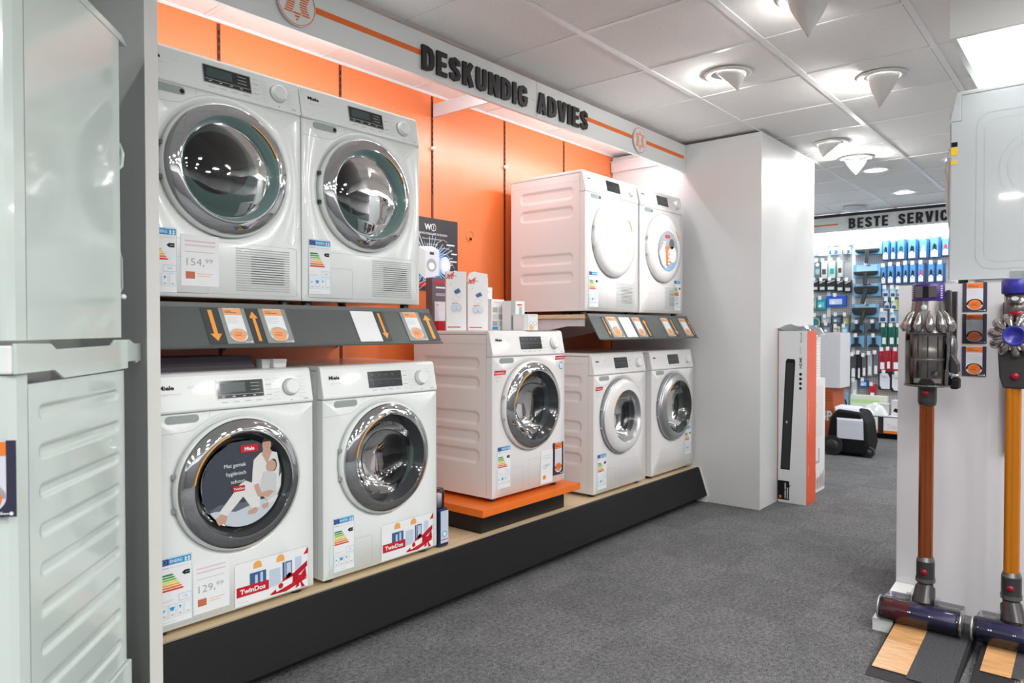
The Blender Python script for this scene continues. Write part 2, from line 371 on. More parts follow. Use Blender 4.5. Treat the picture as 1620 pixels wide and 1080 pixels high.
# ---------------- conical spot fittings in the ceiling
M_SHADE = mat('lamp_shade_white', (.78, .77, .75), .55)
M_LAMP = mat('lamp_bulb', (1, 1, 1), .5, emit=((1, .98, .94), 40))
def cone_lamp(px, py, face, tilt, depth, label, target=None, power=0, ax=0, col=(1, .98, .95), span=200, glow=3, sang=60):
    p = atZ(px, py, CEIL); t = thing('cone_spotlight', label, 'ceiling spotlight', (p.x, p.y, CEIL - .006), 0, 'white cone spotlights in the ceiling')
    mb = MB(); mb.lathe([(.088, 0), (.088, -.004), (.100, -.010), (.118, -.008), (.122, 0)], M_SHADE, seg=40); mb.build('ring', t)
    mb = MB(); mb.lathe([(.086, -.001), (0, -.001)], M_BLACK, seg=40); mb.build('recess', t)
    a = R(face); apex = Vector((-math.cos(a)*tilt + .644*ax, -math.sin(a)*tilt - .765*ax, -depth)); n = 28; v = []; L = 6
    for k in range(n + 1):
        an = a + math.pi + R(span) * (k / n - .5); e = Vector((math.cos(an)*.082, math.sin(an)*.082, -.008))
        for j in range(L + 1):
            q = e.lerp(apex, j / L); bulge = math.sin(math.pi * j / L) * .012; v.append(q + Vector((math.cos(an), math.sin(an), 0))*bulge*(1 - j/L))
    f = [(k*(L+1)+j, (k+1)*(L+1)+j, (k+1)*(L+1)+j+1, k*(L+1)+j+1) for k in range(n) for j in range(L)]
    mb = MB(); mb.add(v, f, M_SHADE, True); o = mb.build('shade', t); sm = o.modifiers.new('s', 'SOLIDIFY'); sm.thickness = .0025
    mb = MB(); mb.cyl((0, 0, -.004), (0, 0, -.03), .016, .024, M_LAMP); mb.build('bulb', t)
    pl = bpy.data.lights.new('cone_glow', 'POINT'); pl.energy = glow; pl.shadow_soft_size = .02; pl.color = col; po = bpy.data.objects.new('cone_glow', pl); COL.objects.link(po); po.location = (p.x + math.cos(a)*.02, p.y + math.sin(a)*.02, CEIL - .6*depth)
    if target: spot('cone_spot_light', (p.x + math.cos(a)*.03, p.y + math.sin(a)*.03, CEIL - .06), target, power, sang, .8, .04, col)
    return t
cone_lamp(1275, -4, 62, 0, .165, 'large white cone spotlight cut off by the top edge, nearest of the five', (4.2, 1.2, .6), 12, span=250, glow=1.5)
cone_lamp(1149, 118, 92, .0, .088, 'white cone spotlight beside the tall white column, opening towards the machines', (3.4, 2.4, 1.7), 22, ax=.055, span=225)
cone_lamp(1391, 121, 78, .0, .170, 'long pointed white cone spotlight left of the lit canopy', (4.02, 2.36, 1.8), 55, ax=-.012, span=240, glow=5, sang=42)
cone_lamp(1312, 226, -30, .0, .100, 'small white cone spotlight just past the top corner of the column', (6.6, .6, .4), 10, ax=-.055, span=210, glow=2)
cone_lamp(1352, 250, 205, .0, .13, 'glaring lit cone spotlight aimed at the viewer, beside a downlight', (3.2, 1.6, 1.2), 25, span=170, glow=5)
def downlight(px, py, label):
    p = atZ(px, py, CEIL); t = thing('downlight', label, 'ceiling light', (p.x, p.y, CEIL - .006))
    mb = MB(); mb.lathe([(.088, .004), (.090, -.004), (.112, -.006), (.116, 0)], M_TBAR, seg=36); mb.build('ring', t)
    mb = MB(); mb.lathe([(.088, .0), (.05, .003), (0, .003)], mat('downlight_glow', (1, 1, 1), .4, emit=((.92, .97, 1), 2.2)), seg=36); mb.build('reflector', t)
downlight(1383, 269, 'round recessed downlight right behind the glaring spotlight')
downlight(1428, 304, 'round recessed downlight nearest the hanging service sign')
p = atZ(1350, 327, CEIL); mb = MB(); mb.lathe([(0, -.045), (.09, -.045), (.11, -.035), (.115, 0)], M_TRIM, (0, 0, 0), seg=32)
tag(mb.build('smoke_detector', loc=(p.x, p.y, CEIL - .006)), 'flat round off-white ceiling disc above the service sign', 'smoke detector')

# ---------------- left partition panel, tall column
mb = MB(); mb.box(.918, .954, 2.182, 2.995, .0, 2.572, M_PANG); mb.box(.917, .955, 2.180, 2.182, 0, 2.572, M_EDGE)
tag(mb.build('partition_panel'), 'tall thin grey partition board with pale front edge, closing off the machine row at the left', 'partition')
t = thing('boxed_column', 'tall white panelled column closing the right end of the machine row', 'column', (5.33, 1.822, 0))
mb = MB(); mb.box(-.55, .553, 0, 1.17, 0, 2.556, M_PANEL); mb.build('core', t, bevel=.002)
mb = MB(); mb.box(-.565, -.5505, -.004, 1.17, 0, 2.556, M_PANEL); mb.build('side_panel', t, bevel=.0015)

# ---------------- plinth
FY = 2.255
t = thing('display_plinth', 'long low platform with sloping black front that carries the lower machines', 'plinth', (2.87, FY, 0))
xa, xb = .957 - 2.87, 4.752 - 2.87
mb = MB(); mb.box(xa, xb, .012, .735, .222, .243, M_WOOD); mb.build('top_board', t, bevel=.001)
mb = MB(); mb.prism([(.010, .243), (-.003, .240), (-.064, .055), (-.060, .045), (.0, .045), (.011, .22)], 'x', xa, xb, M_CHAR); mb.build('sloping_front', t, bevel=.002)
mb = MB(); mb.box(xa, xb, .05, .06, 0, .222, M_BLACK); mb.box(xa, xb, .70, .71, 0, .222, M_BLACK); mb.build('kickboard', t)
mb = MB(); mb.prism([(.735, 0), (.735, .243), (.012, .247), (-.008, .243), (-.072, .05), (-.06, 0)], 'x', xb + .001, xb + .010, M_PL); mb.build('end_cap', t)
mb = MB(); mb.box(xa, xb, .0105, .0118, .2435, .2455, M_SILVER); mb.build('edge_strip', t)

# ---------------- shelves
def shelf(x0, x1, ytop, label, left_end):
    xc = (x0 + x1) / 2; t = thing('wall_shelf', label, 'shelf', (xc, ytop, 1.29)); a, b = x0 - xc, x1 - xc; D = 2.995 - ytop
    mb = MB(); mb.box(a, b, .02, D, .0, .024, M_WOOD); mb.build('shelf_board', t, bevel=.001)
    mb = MB(); mb.prism([(-.002, .029), (.03, .029), (.03, .026), (.004, .024), (.002, .013), (-.078, -.118), (-.092, -.124), (-.094, -.120), (-.082, -.114), (-.006, .014)], 'x', a, b, M_RAIL)
    mb.build('sloping_rail', t)
    for k, q in enumerate((a + .015, (a + b)/2, b - .03)):
        mb = MB(); mb.prism([(.03, -.002), (D, -.002), (D, -.16), (D - .06, -.13), (.16, -.045), (.03, -.045)], 'x', q, q + .004, M_TRIM); mb.build('bracket', t)
    return t
shelf(.957, 2.205, 2.345, 'upper shelf with dark sloping price rail under the two chrome-door dryers', True)
shelf(3.42, 4.665, 2.312, 'upper shelf with dark sloping price rail under the two plain white dryers', False)

# ---------------- printed cards
def price_card(mb, F, w, h, bg, pale=False, n=.001, num='1499.-'):
    oc = M_ORPALE if pale else M_ORCARD
    mb.rect(F, 0, 0, w, h, bg, n)
    a, b = w*.16, w*.84; r = (b - a)/2
    mb.rect(F, a, h*.10 + r*.0 + r*.55, b, h, M_PAPERL if not pale else M_PAPER, n + .0004)
    mb.disc(F, (a + b)/2, h*.10 + r*.62, r, M_PAPERL if not pale else M_PAPER, n + .0004, ry=r*.8, seg=24)
    mb.rect(F, a, h*.80, b, h*.985, oc, n + .0008)
    mb.disc(F, (a + b)/2, h*.24, r*.80, oc, n + .0008, ry=r*.72, seg=24)
    mb.text(F, num, (a + b)/2, h*.20, h*.05, M_RED if pale else M_NAVY, n + .0012, align='c', w=r*1.0)
    mb.rect(F, a + r*.6, h*.29, b - r*.6, h*.30, M_NAVY, n + .0012)
    for k in range(4): mb.rect(F, a + w*.05, h*(.72 - .05*k), a + w*(.5 - .06*(k % 2)), h*(.732 - .05*k), M_PRINTL, n + .0008)
    mb.rect(F, a + w*.05, h*.90, a + w*.3, h*.915, M_NAVY, n + .0012); mb.rect(F, a + w*.05, h*.86, a + w*.5, h*.873, M_NAVY, n + .0012)
    mb.rect(F, w*.66, h*.035, w*.88, h*.05, M_PAPER, n + .0006); mb.disc(F, w*.92, h*.045, w*.035, M_PAPER, n + .0006, seg=10)
def card_box(mb, F, w, h, m, th=.001):
    mb.add([mb.pt(F, u, v, n) for n in (0, th) for v in (0, h) for u in (0, w)], [(0, 2, 3, 1), (4, 5, 7, 6), (0, 1, 5, 4), (2, 6, 7, 3), (0, 4, 6, 2), (1, 3, 7, 5)], m)
M_CBG = mat('card_grey_film', (.30, .33, .32), .3)
M_CBG2 = mat('arrow_bg', (.055, .065, .065), .4)
RV = Vector((0, .0762, .1283)); RL = RV.length
def rail_frame(x, ytop): # lower-left origin on the sloping rail (u=+x, v=up the slope)
    return frame((x, ytop - .0824, 1.29 - .1143), (1, 0, 0), RV)
def rail_card(x, w, ytop, label, kind, num='1299.-'):
    F = rail_frame(x, ytop); F = (F[0] + F[2]*.004 + F[3]*.0012, F[1], F[2], F[3]); h = RL - .008; c = F[0].copy(); G = (Vector((0, 0, 0)), F[1], F[2], F[3])
    mb = MB()
    if kind == 'price': card_box(mb, G, w, h, M_CBG, .0006); price_card(mb, G, w, h, M_CBG, True, num=num); nm = 'price_card'
    elif kind == 'blank': card_box(mb, G, w, h, M_PAPER, .0006); mb.rect(G, w*.4, h*.05, w*.6, h*.06, M_PRINTL, .001); nm = 'blank_card'
    else:
        card_box(mb, G, w, h, M_CBG2, .0006); m = M_ORPALE if kind != 'x' else M_ORCARD; c0 = w/2; s = w*.12; hh = h*.2; nm = 'arrow_card'
        pts = [(c0 - s, h*.94), (c0 - s, h*.08 + hh), (c0 - w*.34, h*.08 + hh), (c0, h*.08), (c0 + w*.34, h*.08 + hh), (c0 + s, h*.08 + hh), (c0 + s, h*.94)]
        if kind == 'up': pts = [(a, h - b) for a, b in pts][::-1]
        mb.poly(G, pts, mat('arrow_orange', (.92, .38, .07), .5), .0012)
    o = mb.build(nm, loc=tuple(c)); return tag(o, label, 'price card' if kind != 'down' and kind != 'up' else 'arrow card', 'cards in the shelf rails')
YL, YR = 2.345, 2.312
def rx(px, ytop): return atY(px, 487, ytop).x
for a, b, k, lab, nm in ((314, 342, 'down', 'arrow card pointing down, leftmost on the left shelf rail', ''), (342, 384, 'price', 'orange and white price card between the down and up arrows under the first dryer', '1499.-'),
        (384, 405, 'up', 'arrow card pointing up, left of the two on the left shelf rail', ''), (405, 448, 'price', 'orange and white price card right of the up arrow under the first dryer', '1599.-'),
        (551, 587, 'blank', 'blank white card in the left shelf rail', ''), (587, 602, 'down', 'arrow card pointing down, just right of the blank white card', ''),
        (629, 659, 'price', 'pale orange price card at the right end of the left shelf rail', '1199.-'), (659, 678, 'up', 'pale arrow card pointing up at the right end of the left shelf rail', '')):
    a = rx(a, YL); b = rx(b, YL); rail_card(a, b - a - .002, YL, lab, k, nm)
for a, b, k, lab, nm in ((947, 952.5, 'down', 'arrow card pointing down at the left end of the right shelf rail', ''), (953, 972, 'price', 'orange price card first from the left on the right shelf rail', '899.-'),
        (975, 992, 'blank', 'blank white card in the right shelf rail', ''), (994.5, 1008.5, 'price', 'orange price card between the blank card and the up arrow on the right rail', '999.-'),
        (1009, 1017, 'up', 'arrow card pointing up in the middle of the right shelf rail', ''), (1040.5, 1053, 'price', 'orange price card under the dryer with the round sticker, left one', '1099.-'),
        (1053.5, 1060, 'down', 'arrow card pointing down under the dryer with the round sticker', ''), (1069, 1081, 'price', 'orange price card at the right end of the right shelf rail', '949.-'),
        (1081.5, 1087, 'up', 'arrow card pointing up at the right end of the right shelf rail', '')):
    a = rx(a, YR); b = min(rx(b, YR), 4.662); rail_card(a, max(b - a - .001, .02), YR, lab, k, nm)

# ---------------- sign fascia above the machines
def emblem(parent, x, z, y, r=.083, ux=(1, 0, 0)):
    F = frame((x, y, z), ux, (0, 0, 1)); mb = MB()
    n = 40; ring = [(r*math.cos(2*math.pi*k/n), r*math.sin(2*math.pi*k/n)) for k in range(n)]
    mb.add([mb.pt(F, a, b, 0) for a, b in ring] + [mb.pt(F, a, b, .012) for a, b in ring], [(k, (k+1) % n, n + (k+1) % n, n + k) for k in range(n)], M_SILVER)
    mb.disc(F, 0, 0, r, M_SIGN, .012, 40)
    for k in range(n):
        a, b = ring[k], ring[(k+1) % n]; mb.poly(F, [(a[0]*.93, a[1]*.93), (a[0]*.97, a[1]*.97), (b[0]*.97, b[1]*.97), (b[0]*.93, b[1]*.93)], M_STRIPE, .0128)
    N = 9
    for k in range(N):      # hatched chevrons
        v = -.50 + 1.0*(k + .25)/N; v2 = v + 1.0/N*.58
        def xs(q): t = abs(q)/.50; return (.50 + .20*t, .10 + .17*t)
        (o1, i1), (o2, i2) = xs(v), xs(v2)
        for sg in (-1, 1):
            pts = [(sg*o1*r, v*r), (sg*i1*r, v*r), (sg*i2*r, v2*r), (sg*o2*r, v2*r)]
            mb.poly(F, pts if sg < 0 else pts[::-1], M_STRIPE, .0128)
    for sg in (-1, 1):
        for k in range(3):
            a = .40 + .14*k; b = a + .08; wa = .22*(1 - k/3.0); wb_ = .22*(1 - (k + .55)/3.0)
            pts = [(-wa*r, sg*a*r), (wa*r, sg*a*r), (wb_*r, sg*b*r), (-wb_*r, sg*b*r)]; mb.poly(F, pts if sg > 0 else pts[::-1], M_STRIPE, .0128)
    return mb.build('emblem', parent)
SY = 2.380
t = thing('sign_fascia', 'long white sign board with orange stripe and black advice lettering hung over the machines', 'sign', (0, 0, 0))
mb = MB(); mb.box(.955, 4.762, SY, SY + .018, 2.361, 2.556, M_SIGN); mb.build('board', t)
mb = MB(); mb.box(.955, 4.762, SY + .03, SY + .05, 2.50, 2.573, M_TRIM); mb.build('light_stop', t)  # added strip that blocks tube light leaking out above the board
mb = MB(); mb.box(4.744, 4.762, SY - .003, SY - .0005, 2.361, 2.556, M_PL); mb.build('end_strip', t)
for a, b in ((.955, 1.465), (1.642, 2.20), (3.50, 4.018), (4.192, 4.744)): mb = MB(); mb.box(a, b, SY - .0014, SY - .0004, 2.452, 2.476, M_STRIPE); mb.build('stripe', t)
mb = MB(); mb.box(2.2, 3.5, SY - .0010, SY - .0004, 2.449, 2.4505, M_SEAM); mb.box(3.03, 3.032, SY - .001, SY - .0004, 2.361, 2.556, M_SEAM); mb.build('seam', t)
emblem(t, 1.553, 2.456, SY); emblem(t, 4.105, 2.456, SY)
lettering('DESKUNDIG ADVIES', (2.193, SY, 2.390), (1, 0, 0), 1.312, .110, t)
for x, lab in ((2.85, 'middle'), (4.745, 'end')):
    mb = MB(); mb.box(x, x + .012, SY + .05, 2.99, 2.44, 2.514, M_TRIM)
    if x > 4: mb.box(x - .02, x + .012, SY + .05, 2.99, 2.514, 2.52, M_TRIM)
    mb.build('support_arm', t)
mb = MB(); mb.cyl((1.0, SY + .065, 2.455), (4.7, SY + .065, 2.455), .013, .013, mat('tube_glow', (1, 1, 1), .4, emit=((.95, .97, 1), 1.5)), 12); mb.build('tube_lamp', t)
# ================================================================ WASHING MACHINES AND DRYERS
W, H, DC = .596, .83, .446
def front_panel(mb, m, cz=DC, zt=.70, hole=.19, rings=((.246, 0), (.240, .002), (.230, .011), (.205, .014), (.19, .016), (.188, .06)), hw=.298, zb=.008, seg=72):
    angs = [2*math.pi*k/seg for k in range(seg)]
    for cx, c2 in ((hw, zt), (-hw, zt), (-hw, zb), (hw, zb)): angs.append(math.atan2(c2 - cz, cx) % (2*math.pi))
    angs = sorted(set(round(a, 6) for a in angs)); v = []; P = len(rings) + 2
    for a in angs:
        c, s = math.cos(a), math.sin(a)
        def rc(h, t, b):
            ks = []
            if c > 1e-9: ks.append(h/c)
            if c < -1e-9: ks.append(-h/c)
            if s > 1e-9: ks.append((t - cz)/s)
            if s < -1e-9: ks.append((b - cz)/s)
            return min(ks)
        k = rc(hw, zt, zb); v.append((c*k, .007, cz + s*k)); k2 = rc(hw - .006, zt - .001, zb + .004); v.append((c*k2, 0, cz + s*k2))
        for r, y in rings: v.append((c*r, y, cz + s*r))
    n = len(angs); f = [(i*P + j, i*P + j + 1, ((i+1) % n)*P + j + 1, ((i+1) % n)*P + j) for i in range(n) for j in range(P - 1)]
    mb.add(v, f, m, True)
def side_panel(mb, m, sx, y0, y1, z0, z1, slots, nx=70, nz=120, depth=.007, rad=.03):
    def dep(y, z):
        d = 0
        for (a, b, c, e) in slots:
            hy, hz = (b - a)/2, (e - c)/2; r = min(hy, hz, rad); qx = abs(y - (a + b)/2) - hy + r; qz = abs(z - (c + e)/2) - hz + r
            sd = math.hypot(max(qx, 0), max(qz, 0)) + min(max(qx, qz), 0) - r
            t = min(1, max(0, -sd/.010)); t = t*t*(3 - 2*t); d = max(d, t*depth)
        return d
    v = [(sx - math.copysign(dep(y0 + (y1-y0)*i/nx, z0 + (z1-z0)*j/nz), sx), y0 + (y1-y0)*i/nx, z0 + (z1-z0)*j/nz) for j in range(nz + 1) for i in range(nx + 1)]
    f = []
    for j in range(nz):
        for i in range(nx):
            q = (j*(nx+1)+i, j*(nx+1)+i+1, (j+1)*(nx+1)+i+1, (j+1)*(nx+1)+i); f.append(q if sx > 0 else q[::-1])
    mb.add(v, f, m, True)
def energy_label(parent, x, z, w, h, num, y=-.0004, name='energy_label'):
    F = frame((x, y, z), (1, 0, 0), (0, 0, 1)); mb = MB()
    mb.rect(F, 0, 0, w, h, M_CYAN, .0004); mb.rect(F, .0012, .0012, w - .0012, h - .0012, M_PAPER, .0008)
    mb.rect(F, w*.03, h*.89, w*.97, h*.985, M_BLUE, .0012); mb.rect(F, w*.03, h*.89, w*.28, h*.985, M_EU, .0014)
    mb.text(F, 'ENERG', w*.32, h*.915, h*.045, M_PAPER, .0016, w=w*.38, bold=.01)
    for k in range(12): mb.disc(F, w*.155 + w*.06*math.cos(k*math.pi/6), h*.937 + w*.06*math.sin(k*math.pi/6), w*.009, EC[3], .0016, 5)
    for a, b in ((.77, .95), (.87, .95), (.77, .915), (.87, .915)): mb.disc(F, w*a + w*.03, h*b - h*.002, w*.035, M_PAPER, .0016, 10)
    mb.rect(F, w*.05, h*.845, w*.28, h*.855, M_PRINT, .0012); mb.rect(F, w*.32, h*.845, w*.9, h*.851, M_PRINTL, .0012)
    for k in range(7):
        v = h*(.755 - .038*k); L = w*(.33 + .052*k); hh = h*.026
        mb.poly(F, [(w*.06, v - hh), (w*.06 + L, v - hh), (w*.06 + L + hh*.7, v - hh/2), (w*.06 + L, v), (w*.06, v)], EC[k], .0012)
    mb.poly(F, [(w*.93, h*.70), (w*.93, h*.765), (w*.76, h*.765), (w*.68, h*.7325), (w*.76, h*.70)], M_BLACK, .0012)
    mb.text(F, 'A+++', w*.92, h*.722, h*.022, M_PAPER, .0016, align='r', w=w*.13)
    mb.rect(F, w*.58, h*.32, w*.97, h*.425, M_CYAN, .0012); mb.rect(F, w*.59, h*.326, w*.96, h*.419, M_PAPER, .0014); mb.text(F, num, w*.78, h*.355, h*.035, M_PRINT, .0016, align='c')
    mb.rect(F, w*.06, h*.36, w*.45, h*.366, M_PRINTL, .0012); mb.rect(F, w*.06, h*.34, w*.38, h*.346, M_PRINTL, .0012)
    for k in range(4):
        a = w*(.04 + .24*k); mb.rect(F, a, h*.10, a + w*.20, h*.295, M_CYAN, .0012); mb.rect(F, a + w*.008, h*.104, a + w*.192, h*.291, M_PAPER, .0014)
        mb.rect(F, a + w*.06, h*.13, a + w*.14, h*.145, M_PRINT, .0016)
    mb.poly(F, [(w*.10, h*.20), (w*.17, h*.22), (w*.12, h*.25)], M_BLUE, .0016); mb.rect(F, w*.32, h*.20, w*.43, h*.25, M_BLUE, .0016); mb.rect(F, w*.30, h*.235, w*.45, h*.255, M_BLUE, .0018)
    mb.poly(F, [(w*.58, h*.255), (w*.62, h*.20), (w*.66, h*.255)], M_BLUE, .0016); mb.rect(F, w*.06, h*.04, w*.55, h*.046, M_PRINTL, .0012)
    return mb.build(name, parent)
def stadium(cx, cz, w, h, n=8):
    r = h/2; return [(cx + w/2 - r + r*math.cos(R(-90 + 180*k/n)), cz + r*math.sin(R(-90 + 180*k/n))) for k in range(n + 1)] + [(cx - w/2 + r + r*math.cos(R(90 + 180*k/n)), cz + r*math.sin(R(90 + 180*k/n))) for k in range(n + 1)]
def rrect_line(mb, F, u0, v0, u1, v1, r, w, m, n=.0006):
    pts = []
    for cx, cy, a in ((u1 - r, v1 - r, 0), (u0 + r, v1 - r, 90), (u0 + r, v0 + r, 180), (u1 - r, v0 + r, 270)):
        for k in range(5): pts.append((cx + r*math.cos(R(a + 22.5*k)), cy + r*math.sin(R(a + 22.5*k))))
    pts.append(pts[0]); mb.pline(F, pts, w, m, n)
def machine(label, loc, kind='washer', door='chrome', en=None, slots=None, logo='W1', num='130', lab=(.025, .03, .105, .215), disp='m', grill=True, name=None, small=False):
    en = en or M_EN; dry = kind == 'dryer'
    t = thing(name or ('tumble_dryer' if dry else 'washing_machine'), label, 'tumble dryer' if dry else 'washing machine', loc)
    D = .565; hw = W/2
    mb = MB(); front_panel(mb, en)
    side_panel(mb, en, -hw, .044, D, .008, .81, slots or [], 76 if slots else 1, 130 if slots else 1)
    side_panel(mb, en, hw, .044, D, .008, .81, [], 1, 1)
    for q in (-hw, hw): side_panel(mb, en, q, .007, .044, .008, .70, [], 1, 1)
    mb.add([(-hw, D, .008), (hw, D, .008), (hw, D, .81), (-hw, D, .81)], [(0, 1, 2, 3)][::1], en); mb.add([(-hw, .007, .008), (hw, .007, .008), (hw, D, .008), (-hw, D, .008)], [(3, 2, 1, 0)], en)
    mb.add([(-hw, .045, .70), (hw, .045, .70), (hw, .045, .81), (-hw, .045, .81)], [(0, 1, 2, 3)], en)
    for x in (-hw - .0006,):
        mb.box(x, x + .0004, .042, .0432, .02, .79, M_SEAM)
        if slots: mb.box(x, x + .0004, .043, D - .02, .765, .766, M_SEAM)
    mb.build('body', t)
    for q, (x, y) in enumerate(((-.25, .05), (.25, .05), (-.25, .5), (.25, .5))):
        mb = MB(); mb.cyl((x, y, -.012), (x, y, .010), .02, .018, M_DARK, 14); mb.build('foot', t)
    mb = MB(); mb.box(-hw, hw, .034, D + .012, .8105, .83, en); mb.build('lid', t, bevel=.005)
    # control panel
    mb = MB(); mb.prism([(.007, .7005), (.0, .7055), (.0, .711), (.022, .818), (.027, .826), (.034, .829), (.044, .829), (.044, .7005)], 'x', -hw, hw, en); cp = mb.build('control_panel', t, bevel=.004)
    CF = frame((-hw, 0, .711), (1, 0, 0), (0, .022, .107)); SL = math.hypot(.022, .107)
    mb = MB(); mb.text(CF, 'Miele', .034, .067, .0145 if not small else .010, M_BLACK, .0008, bold=.035, sx=1.18); mb.text(CF, logo, .125, .067, .010, M_PRINTL, .0008)
    mb.rect(CF, .038, .052, .105, .0535, M_PRINTL); mb.rect(CF, .038, .049, .06, .0502, M_PRINTL)
    n = 0
    for k in range(7):
        v = .088 - .0125*k; mb.rect(CF, .535, v, .562 + .006*(k % 2), v + .0016, M_PRINTL); mb.rect(CF, .435, v - .003, .462 - .004*(k % 3), v - .0014, M_PRINTL)
    for k in range(5): mb.rect(CF, .405, .083 - .018*k, .428, .0855 - .018*k, M_PRINT if k % 2 else M_PRINTL)
    for k in range(4): mb.rect(CF, .237 + .042*k, .0125, .262 + .042*k, .0145, M_PRINT); mb.rect(CF, .24 + .042*k, .0165, .258 + .042*k, .0175, M_PRINTL)
    mb.rect(CF, .556, .004, .574, .0075, M_PRINT); mb.disc(CF, .504, .004, .002, M_BLACK, seg=8)
    mb.build('panel_print', cp)
    mb = MB(); d0, d1 = (.222, .398) if disp != 's' else (.235, .385)
    card_box(mb, (mb.pt(CF, d0, .024, 0), CF[1], CF[2], CF[3]), d1 - d0, .066, M_SILVER if disp == 'm' else M_DISP, .0016)
    mb.rect(CF, d0 + .003, .027, d1 - .003, .087, M_DISP, .0022)
    if disp == 'm':
        mb.rect(CF, d0 + .014, .047, d0 + .105, .080, M_LCD, .0026); mb.rect(CF, d0 + .006, .038, d1 - .006, .0392, M_PRINTL, .0026)
        for k in range(4): mb.rect(CF, d0 + .018 + .038*k, .031, d0 + .028 + .038*k, .034, M_PRINTL, .0026)
        for k in range(3): mb.rect(CF, d0 + .125, .051 + .012*k, d0 + .158, .0525 + .012*k, M_PRINTL, .0026)
    else:
        mb.rect(CF, d0 + .006, .055, d1 - .006, .0555, M_PRINT, .0026)
        for k in range(4): mb.rect(CF, d0 + .02 + .035*k, .075, d0 + .024 + .035*k, .077, M_PRINTL, .0026); mb.rect(CF, d0 + .02 + .035*k, .04, d0 + .023 + .035*k, .041, M_PRINTL, .0026)
    mb.build('display', cp)
    kc = mb.pt(CF, .504, .052, 0); mb = MB(); nn = CF[3]
    mb.cyl(kc - nn*.002, kc + nn*.004, .033, .032, M_SEAM if not small else M_PL, 28); mb.cyl(kc + nn*.004, kc + nn*.020, .0295, .027, M_PL, 32); mb.cyl(kc + nn*.020, kc + nn*.022, .027, .024, M_PL, 32); mb.build('knob', cp)
    # seams and recess on the front
    FF = frame((0, 0, 0), (1, 0, 0), (0, 0, 1)); mb = MB()
    a0 = math.degrees(math.asin((.645 - DC)/.2500)); pts = [(-hw, .636), (-.185, .640)] + [(.252*math.cos(R(a)), DC + .252*math.sin(R(a))) for a in [128 - 4*k for k in range(8)]]
    mb.pline(FF, pts, .0012, M_SEAM); mb.line(FF, (-hw, .7), (hw, .7), .0010, M_SEAM, .0004)
    mb.line(FF, (-.105, .682), (-.105, .70), .001, M_SEAM)
    if not dry: mb.line((FF[0] + Vector((0, 0, 0)), FF[1], FF[2], FF[3]), (-.105, .70), (-.105, .708), .001, M_SEAM)
    rrect_line(mb, FF, -.275, .022, -.068, .140, .01, .001, M_SEAM)
    if not dry: rrect_line(mb, FF, -.022, .014, .272, .165, .01, .001, M_SEAM)
    else: rrect_line(mb, FF, -.275, .022, .276, .20, .012, .001, M_SEAM)
    mb.build('front_seam', t)
    mb = MB(); mb.poly(FF, stadium(-.196, .6815, .112, .027), M_SEAM, .0005); mb.poly(FF, stadium(-.196, .6820, .108, .024), M_SLOT, .0009)  # flat grey decal paints the shade of the grip recess
    if dry: mb.disc(FF, -.152, .681, .008, M_BLACK, .0014, 12)
    mb.build('grip_recess', t)
    if dry and grill:
        mb = MB()
        for k in range(18):
            v = .036 + .0086*k; mb.rect(FF, .032, v, .245, v + .0034, M_SEAM, .0007)
            if 2 < k < 15: mb.rect(FF, .090, v + .001, .222, v + .0030, M_BLACK, .0012)
        mb.build('vent_grille', t)
    if lab: energy_label(t, -hw + lab[0], lab[1], lab[2] - .0, lab[3], num)
    # door
    C = (0, 0, DC); outer = M_PL if door != 'silver' else M_SILVER
    mb = MB(); mb.lathe([(.200, .010), (.2285, .010), (.2290, -.010), (.2265, -.018), (.222, -.020)], en if door != 'silver' and door != 'wsilver' else M_SILVER, C, 'y', 72)
    dr = mb.build('door', t)
    if door == 'plain':
        mb = MB(); mb.lathe([(.2225, -.0195), (.215, -.029), (.155, -.038), (.148, -.034), (.10, -.038), (0, -.039)], en, C, 'y', 72); mb.build('door_cover', dr)
        mb = MB(); mb.lathe([(.165, -.0375), (.165, -.040), (.172, -.040), (.172, -.0365)], M_ORPALE, C, 'y', 10, 22, 48); mb.build('grip_accent', dr)
        for zz in (-.055, .055): mb = MB(); mb.box(-.232, -.222, -.012, .0, DC + zz - .006, DC + zz + .006, M_SEAM); mb.build('hinge', dr)
        return t
    ring = {'chrome': M_CHROME, 'silver': M_SILVER, 'wsilver': en}[door]; ri = .178 if door != 'wsilver' else .158
    mb = MB(); mb.lathe([(.2225, -.0185), (.2215, -.024), (.217, -.029), (.205, -.036), (.192, -.041), (ri + .005, -.0445), (ri, -.0445)], ring, C, 'y', 96); mb.build('trim_ring', dr)
    bev = M_RINGG if dry else M_RINGB
    if door == 'wsilver': bev = M_SILVER
    mb = MB(); mb.lathe([(ri, -.0445), (ri - .003, -.042), (ri - .012, -.030), (.1605 if dry and ri > .17 else .150 if ri > .17 else .142, -.014), (.158 if dry and ri > .17 else .148 if ri > .17 else .140, -.010)], bev, C, 'y', 96); mb.build('inner_bezel', dr)
    gr = .159 if dry else .149 if ri > .17 else .141
    if dry: prof = [(gr, -.0115), (gr*.9, -.017), (gr*.6, -.023), (gr*.3, -.026), (.0001, -.027)]
    else: prof = [(gr, -.0115), (gr*.93, .006), (gr*.84, .030), (gr*.66, .050), (gr*.4, .060), (.0001, .063)]
    mb = MB(); mb.lathe(prof, M_GLASS, C, 'y', 64); mb.build('door_glass', dr)
    a, b = (22, 66) if dry else (108, 172)
    if door == 'wsilver': a, b = 112, 150
    mb = MB(); mb.lathe([(ri - .0015, -.0452), (ri - .0015, -.0462), (ri + .003, -.0458), (ri + .003, -.0440)], M_ORA, C, 'y', 24, a, b); mb.build('grip_accent', dr)
